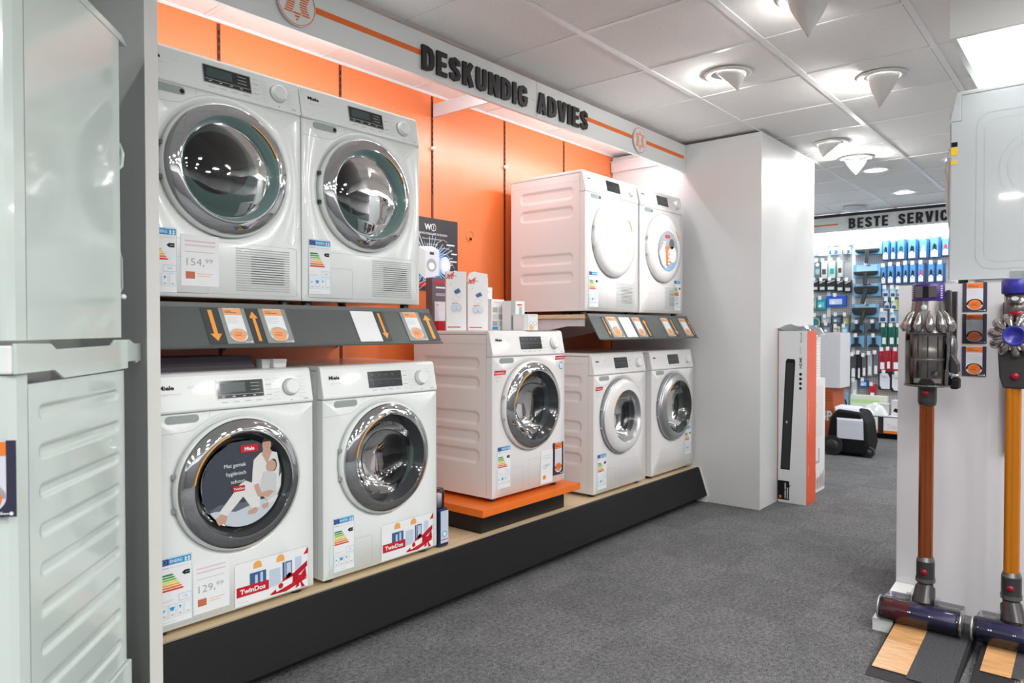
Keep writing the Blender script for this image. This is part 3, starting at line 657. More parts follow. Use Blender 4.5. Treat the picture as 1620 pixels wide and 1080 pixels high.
    if dry: mb = MB(); mb.lathe([(ri - .002, -.0445), (ri - .003, -.0400), (.163, -.0165), (.162, -.0150)], M_BLACK, (0, -.0012, DC), 'y', 20, a, b); mb.build('grip_pad', dr)
    for zz in (-.055, .055): mb = MB(); mb.box(-.2315, -.222, -.012, .002, DC + zz - .007, DC + zz + .007, M_DARK if dry else M_SILVER); mb.build('hinge', dr)
    # drum
    if dry:      # pale filter frame seen through the glass
        mb = MB(); v = []; n_ = 40
        for k_ in range(n_): a_ = 2*math.pi*k_/n_; v += [(.186*math.cos(a_), .030, DC + .186*math.sin(a_)), (.118*math.cos(a_) - .008, .045, DC + .032 + .108*math.sin(a_))]
        mb.add(v, [(2*k_, 2*k_ + 1, 2*((k_+1) % n_) + 1, 2*((k_+1) % n_)) for k_ in range(n_)], mat('filter_frame_green', (.36, .52, .49), .3), True); mb.build('filter_frame', t)
    mb = MB(); mb.lathe([(.188, .058), (.172, .050), (.160, .060), (.160, .085), (.176, .095)], M_RUB, C, 'y', 48); mb.build('gasket', t)
    mb = MB(); mb.lathe([(.174, .094), (.235, .100), (.240, .115), (.240, .38), (.225, .40), (.12, .385), (.06, .40), (.0001, .395)], M_STEEL, C, 'y', 48)
    for k in range(3):
        a = R(90 + 120*k); c, s = math.cos(a), math.sin(a); p = [(.238, -.03), (.19, -.008), (.19, .008), (.238, .03)]
        mb.add([(r*c - q*s, yy, DC + r*s + q*c) for yy in (.12, .37) for r, q in p], [(0, 1, 5, 4), (1, 2, 6, 5), (2, 3, 7, 6)], M_STEEL)
    mb.build('drum', t)
    return t
ZB = .2565
SL5 = [(.09, .50, .637, .698), (.09, .50, .542, .604), (.09, .50, .364, .431), (.09, .50, .272, .336), (.09, .50, .171, .242)]
SLD = [(.09, .49, .665, .735), (.09, .49, .555, .625), (.09, .49, .285, .35), (.09, .49, .175, .24)]
FW = 2.292
m1 = machine('chrome-ringed washing machine with a round mother and baby advert behind its door glass', (1.267, FW, ZB), num='130')
m2 = machine('chrome-ringed washing machine with a gift bow sticker, standing beside the blue bottle', (1.908, FW, ZB), logo='W1', num='176', disp='g', lab=(.04, .03, .10, .21))
m3 = machine('washing machine raised on the orange platform, boxes on its lid', (2.885, 2.300, .391), en=M_EN2, slots=SL5, num='130', disp='g', lab=(.032, .05, .10, .21))
m4 = machine('washing machine with wide white door ring just right of the orange platform', (3.760, FW, ZB), en=M_EN2, door='wsilver', slots=[(a, b, c, d) for a, b, c, d in SL5], num='153', disp='s', lab=(.03, .03, .10, .21), small=True)
m5 = machine('washing machine with satin silver door ring, last in the lower row', (4.438, FW, ZB), en=M_EN2, door='silver', num='157', disp='s', lab=(.46, .09, .10, .20), small=True)
d1 = machine('tumble dryer with chrome door ring showing a 154,99 price note, at the left end', (1.2555, 2.345, 1.328), 'dryer', num='193', logo='T1', lab=(.02, .02, .105, .21))
d2 = machine('tumble dryer with chrome door ring beside the black poster', (1.8555, 2.345, 1.328), 'dryer', num='169', logo='T1', lab=(.025, .035, .10, .21))
d3 = machine('tumble dryer with a plain all-white door, its ribbed side facing the boxes', (3.738, 2.338, 1.328), 'dryer', 'plain', en=M_EN2, slots=SLD, num='176', disp='s', lab=(.03, .03, .10, .21), small=True)
d4 = machine('tumble dryer with a round picture sticker on its white door, next to the column', (4.362, 2.338, 1.328), 'dryer', 'plain', en=M_EN2, num='176', disp='s', lab=(.46, .03, .10, .21), small=True)
hw = W/2
FF = frame((0, 0, 0), (1, 0, 0), (0, 0, 1))
# TwinDos stickers
M_DBL = mat('bottle_blue_print', (.05, .12, .30), .5); M_LBL = mat('pale_blue_print', (.55, .66, .80), .5); M_GOLD = mat('seal_gold', (.90, .45, .12), .5)
M_BOW = mat('bow_red', (.50, .0, .02), .5)
for mm in (m1, m2):
    G = (Vector((-.020, 0, .016)), FF[1], FF[2], FF[3]); mb = MB(); w_, h_ = .290, .147
    mb.rect(G, 0, 0, w_, h_, M_PAPER, .0008)
    mb.rect(G, .055, .035, .118, .105, M_DBL, .0012); mb.rect(G, .075, .05, .085, .095, M_LBL, .0016); mb.rect(G, .095, .03, .105, .100, M_LBL, .0016); mb.rect(G, .130, .035, .175, .098, M_LBL, .0012); mb.rect(G, .183, .045, .192, .112, M_DBL, .0012)
    mb.rect(G, .195, .045, .222, .112, M_DBL, .0012); mb.rect(G, .199, .050, .218, .107, M_LBL, .0016); mb.rect(G, .235, .06, .262, .118, M_LBL, .0012)
    for x in (.085, .175): mb.disc(G, x, .128, .016, M_GOLD, .0012, a0=0, a1=180); mb.rect(G, x - .016, .118, x + .016, .1285, M_GOLD, .0012)
    mb.rect(G, .006, .032, .128, .066, M_RED, .0020); mb.text(G, 'TwinDos', .018, .040, .017, M_PAPER, .0024, w=.096, bold=.03)
    mb.poly(G, [(w_, h_), (w_, .122), (w_ - .02, .120)], M_RED, .0016); mb.poly(G, [(.13, 0.008), (w_ - .004, .095), (w_ - .004, .075), (.185, .010)], M_BOW, .0018); mb.poly(G, [(.135, .006), (.21, .07), (w_ - .004, .03), (.2, .004)], M_RED, .0016)
    mb.poly(G, [(.150, .035), (.225, .052), (.232, .030), (.158, .012)], M_PAPER, .0022); mb.disc(G, .175, .030, .010, M_RED, .0026, 12)
    mb.poly(G, [(.250, .040), (.225, .060), (.222, .025)], M_BOW, .0030); mb.poly(G, [(.250, .040), (.278, .072), (.283, .035)], M_BOW, .0030); mb.disc(G, .251, .042, .009, M_RED, .0034, 10)
    mb.poly(G, [(.250, .040), (.235, .005), (.250, .010)], M_BOW, .0030); mb.poly(G, [(.250, .040), (.275, .003), (.262, .002)], M_BOW, .0030)
    mb.rect(G, .015, .010, .05, .0115, M_PRINTL, .0012)
    mb.build('promotional_sticker', mm)
def note(parent, x, z, w_, h_, big, small, name='price_note'):
    G = (Vector((x, 0, z)), FF[1], FF[2], FF[3]); mb = MB(); mb.rect(G, 0, 0, w_, h_, M_PAPER, .0014)
    for k in range(2): mb.rect(G, w_*.1, h_*(.86 - .08*k), w_*.9, h_*(.89 - .08*k), mat('print_pink', (.75, .62, .66), .7), .0018)
    mb.rect(G, w_*.1, h_*.66, w_*.85, h_*.675, M_PRINTL, .0018)
    mb.text(G, big, w_*.14, h_*.40, h_*.14, M_PRINT, .0018, w=w_*.46); mb.text(G, small, w_*.63, h_*.46, h_*.08, M_PRINT, .0018, w=w_*.2)
    mb.rect(G, w_*.12, h_*.14, w_*.36, h_*.28, mat('print_copper', (.55, .16, .08), .6), .0018); mb.rect(G, w_*.42, h_*.24, w_*.85, h_*.25, M_ORPALE, .0018); mb.rect(G, w_*.42, h_*.19, w_*.75, h_*.20, M_ORPALE, .0018)
    return mb.build(name, parent)
note(m1, -.165, .035, .125, .17, '129,', '99'); note(d1, -.160, .045, .13, .17, '154,', '99')
# round advert in machine 1
adv = MB(); A = frame((0, -.028, DC), (1, 0, 0), (0, 0, 1)); r = .146
M_ADB = mat('advert_slate', (.045, .055, .075), .45); M_ADL = mat('advert_floor', (.55, .62, .68), .5); M_SKIN = mat('advert_skin', (.56, .34, .26), .6); M_CLO = mat('advert_cloth', (.72, .73, .72), .6); M_CLO2 = mat('advert_cloth_grey', (.58, .60, .61), .6); M_HAIR = mat('advert_hair', (.03, .022, .02), .6)
adv.lathe([(.0001, 0), (r, 0), (r, .002)], M_ADB, (0, -.028, DC), 'y', 48, smooth=False)
def AP(pts, m, n): adv.poly(A, [(a*r, b*r) for a, b in pts], m, n)
adv.disc(A, 0, 0, r*.99, M_ADL, .0008, a0=213, a1=335, seg=24)
AP([(-.85, -.50), (-.2, -.62), (.3, -.50), (.1, -.44), (-.6, -.40)], mat('advert_shadow', (.12, .14, .17), .5), .0010)
AP([(-.62, -.86), (-.70, -.70), (-.52, -.58), (-.40, -.66), (-.46, -.86)], M_SKIN, .0012)      # foot
AP([(-.62, -.58), (-.10, .00), (.05, .06), (.28, -.05), (.42, -.35), (.40, -.62), (.20, -.62), (-.02, -.30), (-.42, -.68)], M_CLO, .0014)
AP([(.55, -.58), (.98, .12), (.96, -.20), (.80, -.55)], M_CLO, .0013)
AP([(.22, .30), (.25, .52), (.42, .66), (.62, .70), (.86, .62), (.93, .30), (.90, -.10), (.60, -.40), (.30, -.25), (.20, -.05)], M_CLO, .0016)
AP([(.46, .62), (.60, .38), (.72, .64), (.66, .80), (.50, .80)], M_SKIN, .0018)       # neck
adv.disc(A, .585*r, .92*r - .012, .115*r, M_SKIN, .0022, ry=.155*r)
adv.disc(A, .625*r, .975*r - .012, .145*r, M_HAIR, .0020, ry=.155*r); adv.disc(A, .64*r, 1.11*r - .012, .055*r, M_HAIR, .0020)
adv.disc(A, .60*r, .985*r - .012, .135*r, M_HAIR, .0023, a0=10, a1=175, seg=14, ry=.10*r)
for q in (.545, .625): adv.disc(A, q*r, .93*r - .012, .016*r, M_HAIR, .0024, 8, ry=.008*r)
adv.rect(A, .56*r, .855*r - .012, .61*r, .865*r - .012, M_RED, .0024)
AP([(.45, -.05), (.50, .18), (.66, .24), (.84, .10), (.84, -.40), (.60, -.52), (.42, -.30)], M_CLO2, .0026)       # baby body
adv.disc(A, .70*r, .32*r, .13*r, M_SKIN, .0028, ry=.14*r); adv.disc(A, .755*r, .33*r, .10*r, M_HAIR, .0027, ry=.15*r)
AP([(.25, -.08), (.36, -.36), (.62, -.42), (.78, -.30), (.66, -.26), (.44, -.28), (.36, -.05)], M_SKIN, .0030)
AP([(.10, -.66), (.28, -.60), (.36, -.66), (.30, -.74), (.10, -.74)], M_SKIN, .0030); AP([(.46, -.58), (.62, -.54), (.62, -.66), (.50, -.68)], M_SKIN, .0030)
adv.rect(A, -.08*r, .72*r, .36*r, .90*r, M_RED, .0024); adv.text(A, 'Miele', .14*r, .765*r, .085*r, M_PAPER, .0030, align='c', bold=.03)
for k, s_ in enumerate(('Met gemak', 'hygiënisch', 'schoon.')): adv.text(A, s_, .05*r, (.42 - .19*k)*r, .085*r, M_PAPER, .0024, align='r', sx=.98)
adv.rect(A, -.28*r, -.16*r, .02*r, -.03*r, M_RED, .0024); adv.text(A, 'TwinDos', -.13*r, -.12*r, .05*r, M_PAPER, .0030, align='c', bold=.02)
adv.build('door_advert', m1)
# sticker on d4, orange side text
st = MB(); A = frame((.005, -.0395, DC - .02), (1, 0, 0), (0, 0, 1)); r = .135
st.disc(A, 0, 0, r, mat('sticker_grey', (.40, .42, .47), .4), .0006, 32); st.poly(A, [(-r*.95, -.02), (-r*.5, .05), (-r*.3, -.04), (-.02, -r*.9), (-r*.6, -r*.7)], M_PAPER, .0010)
st.disc(A, 0, 0, r*.98, mat('sticker_blue', (.25, .50, .80), .4), .0009, 20, a0=215, a1=325); st.disc(A, .06, -.02, .055, M_PAPER, .0012); st.disc(A, .045, .05, .035, mat('sticker_dark', (.12, .13, .15), .4), .0012, 16)
st.rect(A, -.045, .085, .015, .105, M_RED, .0014); st.text(A, 'Miele', -.015, .091, .008, M_PAPER, .0018, align='c'); st.rect(A, -.035, -.10, .015, .035, M_ORCARD, .0016); st.text(A, '7', -.075, .0, .06, M_PAPER, .0016)
st.text((A[0] + A[1]*.002 - A[2]*.09, A[2], -A[1], A[3]), 'IIG', 0, -.014, .026, M_PAPER, .0024, w=.10, bold=.02); st.build('door_sticker', d4)
# red stickers
def red_sticker(parent, x, z, w_, txt):
    G = (Vector((x, 0, z)), FF[1], FF[2], FF[3]); mb = MB(); mb.poly(G, [(0, 0), (w_, .002), (w_ + .006, .022), (.004, .022)], M_RED, .0010); mb.text(G, txt, .006, .007, .008, M_PAPER, .0014, w=w_*.85, bold=.02)
    mb.rect(G, .006, -.012, w_*.7, -.010, M_ORPALE, .0010); mb.rect(G, .02, -.035, .03, -.022, M_PRINTL, .0010); return mb.build('red_sticker', parent)
red_sticker(m3, -.290, .612, .085, 'CapDosing'); red_sticker(m3, .205, .672, .085, 'PowerWash 2.0'); red_sticker(m4, -.288, .612, .075, 'CapDosing')
mb = MB(); G = (Vector((.262, 0, .640)), FF[1], FF[2], FF[3]); mb.disc(G, 0, 0, .020, M_BLUE, .0012); mb.disc(G, 0, 0, .015, M_PAPER, .0016, 20); mb.text(G, 'i', 0, -.009, .018, M_BLUE, .002, align='c', bold=.03); mb.build('blue_sticker', m3)
# cards hanging on machine 3
mb = MB(); G = (Vector((2.885 + .075, 2.298, .391 + .020)), FF[1], (FF[2] + Vector((.03, 0, 0))).normalized(), FF[3]); c = G[0].copy(); G = (Vector((0, 0, 0)), G[1], G[2], G[3])
card_box(mb, G, .105, .175, M_PAPER); mb.text(G, '129', .022, .078, .022, M_PRINT, .0016, w=.036); mb.text(G, '99', .062, .088, .012, M_PRINT, .0016)
for k in range(2): mb.rect(G, .015, .145 - .014*k, .085, .148 - .014*k, M_PRINTL, .0016)
mb.rect(G, .02, .022, .045, .042, M_ORCARD, .0016)
tag(mb.build('price_note', loc=tuple(c)), 'white 129,99 price note taped low on the machine on the orange platform', 'price note')
mb = MB(); G = (Vector((0, 0, 0)), FF[1], FF[2], FF[3]); card_box(mb, G, .092, .175, M_NAVY, .0012); price_card(mb, G, .092, .175, M_NAVY, n=.0016, num='1399.-')
tag(mb.build('price_card', loc=(2.885 + .185, 2.2965, .391 + .050)), 'dark framed orange price card on the machine on the orange platform', 'price card')

# orange platform
t = thing('orange_platform', 'orange topped riser on black box lifting one washing machine', 'platform', (2.865, 2.255, .2435))
mb = MB(); mb.box(-.40, .402, 0, .71, .097, .1325, mat('platform_orange', (.90, .19, .02), .35)); mb.build('top_board', t, bevel=.001)
mb = MB(); mb.box(-.35, .33, .06, .70, .001, .0965, mat('base_black', (.008, .007, .007), .35)); mb.build('base', t)
# blue bottle
t = thing('detergent_bottle', 'dark blue detergent bottle with clear cap between the bow-stickered machine and orange platform', 'bottle', (2.262, 2.345, .2435))
mb = MB(); mb.box(-.032, .032, -.04, .04, 0, .175, mat('bottle_navy', (.012, .018, .07), .25)); mb.build('body', t, bevel=.012, seg=3)
mb = MB(); F = frame((-.024, -.0405, .02), (1, 0, 0), (0, 0, 1)); mb.rect(F, 0, 0, .048, .145, M_LBL, .0005); mb.disc(F, .024, .04, .014, M_BLUE, .001); mb.disc(F, .024, .04, .010, M_PAPER, .0014); mb.rect(F, .003, .012, .045, .016, M_RED, .001); mb.build('front_label', t)
mb = MB(); mb.lathe([(.022, .175), (.028, .18), (.028, .245), (.024, .262), (0, .262)], M_CLEAR, seg=20); mb.lathe([(.016, .17), (.016, .235), (0, .24)], M_PAPERL, seg=16); mb.build('cap', t)
# ================================================================ LEFT FOREGROUND STACK
LR, LZ = (.2283, 1.9078), R(-41.7)
t = thing('machine_plinth', 'pale low base under the stacked machines in the left foreground', 'plinth', (LR[0], LR[1], 0), LZ)
mb = MB(); mb.box(-.9, .306, .0, .60, 0, .282, M_ENG); mb.build('body', t, bevel=.004)
t = thing('washing_machine', 'pale washing machine with many pressed side ribs, bottom of the left foreground stack', 'washing machine', (LR[0], LR[1], .2825), LZ)
mb = MB(); RS = [(.111, .545, .748 - .0873*k, .783 - .0873*k) for k in range(9)]
side_panel(mb, M_ENG, .298, .066, .581, .004, .83, RS, 76, 200, .006, .016)
mb.box(-.298, .2975, .066, .581, .004, .012, M_ENG); mb.box(-.298, .2975, .575, .581, .012, .83, M_ENG); mb.box(-.298, -.292, .066, .575, .012, .83, M_ENG); mb.box(-.298, .2975, .066, .575, .822, .83, M_ENG)
mb.build('body', t)
mb = MB(); mb.prism([(-.298, .064), (-.298, .006), (-.27, 0), (.262, 0), (.285, .012), (.294, .03), (.298, .064)], 'z', .004, .852, M_ENG); mb.build('front_frame', t)
mb = MB(); mb.box(-.20, .255, -.006, -.0005, .762, .852, M_DISP); mb.box(-.27, .262, -.003, -.0004, .70, .76, M_PL); mb.build('control_panel', t)
mb = MB(); mb.lathe([(0, -.03), (.15, -.035), (.22, -.02), (.225, -.0005)], M_SILVER, (-.02, 0, .42), 'y', 40); mb.build('door', t)
mb = MB(); F = frame((.17, -.0004, .03), (1, 0, 0), (0, 0, 1)); mb.rect(F, 0, 0, .09, .20, M_CYAN); mb.rect(F, .003, .003, .087, .197, M_PAPER, .001); mb.rect(F, .005, .165, .085, .19, M_BLUE, .0014); mb.build('energy_label', t)
t = thing('stacking_kit', 'white plastic stacking frame between the two machines of the left foreground stack', 'stacking frame', (LR[0], LR[1], 1.136), LZ)
def kt(pts): return [(.065 + a*.955, b - 1.136) for a, b in pts]
P = kt([(-.06, 1.2), (.092, 1.197), (.116, 1.184), (.437, 1.186), (.463, 1.2), (.565, 1.2), (.599, 1.188), (.655, 1.187), (.655, 1.137), (.62, 1.131), (.62, 1.137), (-.06, 1.137)])
mb = MB(); mb.prism(P, 'x', .2985, .306, M_ENG); mb.prism(kt([(.092, 1.144), (.153, 1.116), (.437, 1.117), (.55, 1.1185), (.55, 1.144)]), 'x', .2995, .3062, M_ENG); mb.build('side_cheek', t, bevel=.001)
mb = MB(); mb.prism(P, 'x', -.306, -.2985, M_ENG); mb.build('side_cheek', t)
mb = MB(); mb.box(-.298, .298, 0, .09, .001, .060, M_PL); mb.build('front_bar', t, bevel=.004)
mb = MB(); mb.box(-.298, .298, .095, .54, .001, .030, M_DARK); mb.build('tray', t)
t = thing('tumble_dryer', 'glossy pale tumble dryer on top of the left foreground stack', 'tumble dryer', (LR[0], LR[1], 1.206), LZ)
mb = MB()
side_panel(mb, M_ENG, .298, .066, .565, .0, .83, [(.11, .49, .09, .098), (.11, .49, .145, .153)], 50, 120, .002, .005)
mb.box(-.298, .2975, .066, .565, .0, .008, M_ENG); mb.box(-.298, .2975, .559, .565, .008, .83, M_ENG); mb.box(-.298, -.292, .066, .559, .008, .83, M_ENG)
mb.build('body', t)
mb = MB(); mb.prism([(-.298, .064), (-.298, .006), (-.27, 0), (.262, 0), (.285, .012), (.294, .03), (.298, .064)], 'z', .0, .83, M_ENG); mb.build('front_frame', t)
mb = MB(); mb.prism([(.0, .8305), (.62, .8305), (.62, .836), (.58, .852), (.02, .852), (0, .845)], 'x', -.3, .3, M_ENG); mb.build('lid', t, bevel=.002)
mb = MB(); mb.box(-.2, .246, -.006, -.0005, .10, .262, M_DISP); mb.prism([(-.27, .006), (.275, .006), (.262, .27), (-.27, .27)], 'y', -.004, -.0003, M_SILVER); mb.build('control_panel', t)
mb = MB(); mb.lathe([(0, -.03), (.15, -.035), (.22, -.02), (.225, -.0005)], M_PL, (-.02, 0, .55), 'y', 40); mb.build('door', t)
mb = MB(); mb.tube([(.285, .5655, .52), (.29, .585, .545), (.295, .592, .52), (.293, .590, .485), (.285, .575, .47), (.28, .5655, .48)], .006, M_ENG); mb.build("hose", t); mb = MB()
mb.tube([(.29, .566, .26), (.296, .578, .22), (.296, .58, .14), (.29, .572, .12)], .003, M_SEAM); mb.ball((.297, .585, .115), .008, .012, .008, M_PL); mb.build('drain_cord', t)
G = frame((0, 0, 0), (math.cos(LZ), math.sin(LZ), 0), (0, 0, 1)); mb = MB(); card_box(mb, (G[0], G[1], G[2], G[3]), .115, .155, M_NAVY, .0012); price_card(mb, G, .115, .155, M_NAVY, n=.0016, num='799')
mb.text(G, 'expert', .060, .006, .007, M_PAPER, .003, w=.03)
p = Vector((LR[0], LR[1], 0)) + Vector((math.cos(LZ), math.sin(LZ), 0))*.196 + Vector((math.sin(LZ), -math.cos(LZ), 0))*.008
tag(mb.build('price_card', loc=(p.x, p.y, .850)), 'large dark orange price card hanging on the front of the left foreground stack', 'price card')

# ================================================================ RIGHT DISPLAY WITH VACUUM CLEANERS
t = thing('display_cabinet', 'white display unit whose front board carries the stick vacuum cleaners', 'display unit', (3.586, -.1, 0))
M_BOARD = mat('board_white', (.66, .66, .69), .3)
mb = MB(); mb.box(0, .02, -.85, .841, .0, 1.424, M_BOARD); mb.build('front_board', t, bevel=.001)
mb = MB(); mb.box(.0205, .75, -.85, .835, 0, 1.420, M_PANEL); mb.build('body', t)
mb = MB(); mb.prism([(3.172, 0), (3.172, .050), (3.565, .085), (3.584, .085), (3.584, 0)], 'y', .665, .741, M_PL); mb.v = [(a - 3.172, b - .70, c) for a, b, c in mb.v]
tag(mb.build('board_foot', bevel=.001, loc=(3.172, .70, 0)), 'short white wedge foot at the left end of the vacuum display board', 'foot')
M_OAK = mat('oak_sample', '#c99a68', .35, noise=(9, .22, (9, 1.2, 1))); M_CARP = mat('carpet_sample', (.05, .053, .06), .9, noise=(260, .5)); M_MAT = mat('black_mat', (.014, .014, .016), .6); M_FLUF = mat('fluffy_sample', (.62, .58, .45), .95)
def zramp(x): return .046 + (x - 3.162)*.105
def patch(mb, x0, x1, y0, y1, m, n=.004):
    mb.add([(x0, y0, zramp(x0) + n), (x1, y0, zramp(x1) + n), (x1, y1, zramp(x1) + n), (x0, y1, zramp(x0) + n)], [(0, 1, 2, 3)], m)
def demo(y0, y1, first, label):
    t = thing('floor_sample_board', label, 'demo mat', (2.95, (y0 + y1)/2, 0)); oy = (y0 + y1)/2
    def sh(mb): mb.v = [(a - 2.95, b - oy, c) for a, b, c in mb.v]; return mb
    mb = MB(); mb.add([(3.31, y0, 0), (3.31, y1, 0), (3.31, y1, zramp(3.31)), (3.31, y0, zramp(3.31)), (2.735, y0, 0), (2.735, y1, 0), (2.735, y1, .002), (2.735, y0, .002)],
        [(0, 1, 2, 3)[::1], (4, 7, 6, 5), (3, 2, 6, 7), (0, 3, 7, 4), (1, 5, 6, 2)], M_MAT); sh(mb).build('base_board', t)
    if first:
        mb = MB(); patch(mb, 2.80, 3.305, .542, .655, M_OAK); sh(mb).build('wood_sample', t); mb = MB(); patch(mb, 2.78, 3.305, .405, .541, M_CARP); sh(mb).build('carpet_sample', t)
    else:
        mb = MB(); patch(mb, 2.965, 3.305, .255, .345, M_OAK); sh(mb).build('wood_sample', t); mb = MB(); patch(mb, 2.97, 3.305, .11, .254, M_CARP); sh(mb).build('carpet_sample', t)
        mb = MB(); rnd = random.Random(3)
        for k in range(900):
            x = rnd.uniform(2.80, 2.95); y = rnd.uniform(.12, .235); z = zramp(x) + .002; d = (rnd.uniform(-.010, .010), rnd.uniform(-.010, .010), rnd.uniform(.010, .022))
            mb.add([(x - .0015, y, z), (x + .0015, y, z), (x + d[0], y + d[1], z + d[2]), (x, y - .0015, z)], [(0, 1, 2), (1, 3, 2), (3, 0, 2)], M_FLUF)
        o = sh(mb).build('fluffy_sample', t); o['kind'] = 'stuff'
demo(.395, .662, True, 'sloping demo mat with oak and grey carpet samples under the left vacuum')
demo(.06, .362, False, 'sloping demo mat with oak and cream fluffy samples under the right vacuum')

M_COP = mat('copper_tube', (.36, .095, .03), .18, .8); M_ORT = mat('orange_tube', (.58, .19, .01), .28, .5); M_GUN = mat('gunmetal', (.16, .15, .15), .22, .6); M_GUND = mat('gunmetal_dark', (.045, .043, .045), .3, .3)
M_PUR = mat('filter_purple', (.045, .015, .17), .35); M_PUB = mat('filter_blue', (.03, .03, .30), .3); M_REDB = mat('button_red', (.25, .0, .015), .3); M_SHIN = mat('cyclone_silver', (.42, .40, .40), .14, .9); M_CREAM = mat('print_silver', (.6, .6, .6), .4)
M_ROLL = mat('roller_purple', (.02, .018, .10), .3); M_ROLR = mat('roller_red', (.16, .0, .015), .35)
def stick_foot(t, sx, rollc, tubem, ztop, z0=.052):
    """floor head, joint and wand; local x = to the viewer's right, -y = towards the viewer"""
    H0 = (sx, -.125, z0 + .0485)
    hd = MB(); hd.lathe([(.0, -.140), (.045, -.138), (.0475, -.130), (.0475, .130), (.045, .138), (.0, .140)], M_CLEAR, H0, 'x', 28); h = hd.build('floor_head', t)
    mb = MB(); mb.lathe([(0, -.128), (.039, -.128), (.041, -.124), (.041, -.03)], rollc[0], H0, 'x', 24); mb.lathe([(.041, -.03), (.041, .124), (.039, .128), (0, .128)], rollc[1], H0, 'x', 24); mb.build('brush_roller', h)
    for q, m_ in ((-1, M_SILVER), (1, M_SHIN)): mb = MB(); mb.lathe([(0, q*.139), (.048, q*.139), (.048, q*.144), (.040, q*.148), (0, q*.148)][::q], m_, H0, 'x', 24); mb.build('end_cap', h)
    mb = MB(); mb.prism([(-.09, z0 + .088), (.02, z0 + .075), (.03, z0 + .03), (-.06, z0 + .022)], 'x', sx - .135, sx + .135, M_CLEAR); mb.build('rear_housing', h)
    mb = MB(); mb.cyl((sx - .13, .028, z0 + .062), (sx + .13, .028, z0 + .062), .009, .009, M_PUR, 12); mb.build('rear_bar', h)
    for q in (-.085, .085): mb = MB(); mb.box(sx + q - .035, sx + q + .035, -.055, .0, z0 + .035, z0 + .066, M_SILVER); mb.build('inner_duct', h)
    mb = MB(); mb.cyl((sx*.5, -.055, z0 + .060), (0, 0, z0 + .125), .044, .036, M_GUND, 24); mb.cyl((0, 0, z0 + .125), (0, 0, z0 + .152), .028, .030, M_GUND, 24); mb.cyl((0, 0, z0 + .150), (0, 0, z0 + .165), .036, .036, M_GUN, 24); mb.cyl((0, 0, z0 + .165), (0, 0, z0 + .235), .0335, .0335, M_GUND, 24); mb.cyl((0, 0, z0 + .235), (0, 0, z0 + .252), .0335, .0275, M_GUN, 24); jn = mb.build('joint', t)
    for q in (-.046, .046): mb = MB(); mb.box(sx*.5 + q*1.12 - .007, sx*.5 + q*1.12 + .007, -.075, -.045, z0 + .072, z0 + .105, M_SILVER); mb.build('hinge_clip', jn)
    for zz in (z0 + .105, z0 + .195): mb = MB(); mb.lathe([(0, -.041), (.008, -.041), (.012, -.037), (.012, -.03)], M_REDB, (0, 0, zz), 'y', 14); mb.build('release_button', jn)
    mb = MB(); mb.cyl((0, 0, z0 + .250), (0, 0, ztop), .0255, .0255, tubem, 28); mb.cyl((-.012, -.016, z0 + .252), (-.012, -.016, ztop), .013, .013, tubem, 16); return mb.build('wand', t)
t = thing('stick_vacuum', 'stick vacuum cleaner with clear bin and copper wand, left one of the two', 'vacuum cleaner', (3.30, .574, 0), R(-90))
stick_foot(t, .002, (M_ROLR, M_ROLL), M_COP, .925)
mb = MB(); mb.cyl((0, 0, .92), (0, 0, .935), .030, .034, M_GUND, 28); mb.cyl((0, 0, .935), (0, 0, 1.0), .034, .034, M_GUND, 28); c = mb.build('wand_collar', t)
mb = MB(); mb.lathe([(0, -.040), (.010, -.040), (.013, -.036), (.013, -.03)], M_REDB, (0, 0, .972), 'y', 16); mb.build('release_button', c)
mb = MB(); mb.lathe([(0, .998), (.078, .998), (.082, 1.004), (.082, 1.215)], M_SMOKE, seg=40); b_ = mb.build('dust_bin', t)
mb = MB(); mb.lathe([(0, 1.03), (.052, 1.03), (.054, 1.10), (.060, 1.103), (.060, 1.112), (.054, 1.114), (.054, 1.20), (.07, 1.212)], mat('cyclone_shroud', (.55, .54, .53), .3, .5), seg=32)
for k in range(9): a = 2*math.pi*k/9; mb.box(.0545*math.cos(a) - .002, .0545*math.cos(a) + .002, .0545*math.sin(a) - .002, .0545*math.sin(a) + .002, 1.035, 1.20, M_GUND)
mb.build('shroud', b_)
mb = MB(); mb.cyl((0, -.03, 1.008), (0, -.045, 1.02), .03, .02, M_GUND, 20); mb.ball((.035, -.05, 1.05), .016, .012, .016, M_SHIN); mb.lathe([(.083, 1.0), (.085, 1.0), (.085, 1.006), (.083, 1.006)], M_GUN, seg=36); mb.build('bin_latch', b_)
mb = MB()
mb.lathe([(.080, 1.214), (.076, 1.222), (.070, 1.24), (.063, 1.29), (.059, 1.33), (.057, 1.341)], M_GUN, seg=36)
mt = mb.build('motor_body', t)
mb = MB()
for k in range(12):
    a = 2*math.pi*(k + .5)/12; c_, s_ = math.cos(a), math.sin(a)
    mb.tube([(c_*.060, s_*.060, 1.300), (c_*.068, s_*.068, 1.288), (c_*.077, s_*.077, 1.265), (c_*.085, s_*.085, 1.238), (c_*.080, s_*.080, 1.222)], lambda i: (.004, .008, .013, .0185, .010)[i], M_SHIN, 10)
mb.build('cyclone_ring', t)
mb = MB(); mb.lathe([(.0575, 1.342), (.0585, 1.345), (.0585, 1.406), (.054, 1.413), (0, 1.413)], M_PUR, seg=36)
for k in range(6):
    for a in (150, 30): 
        for z in range(6): c_, s_ = math.cos(R(-a)), math.sin(R(-a)); mb.box(c_*.058 - .004, c_*.058 + .004, s_*.058 - .003, s_*.058 + .003, 1.352 + .009*z, 1.357 + .009*z, M_PAPERL)
    break
f_ = mb.build('filter_cap', t)
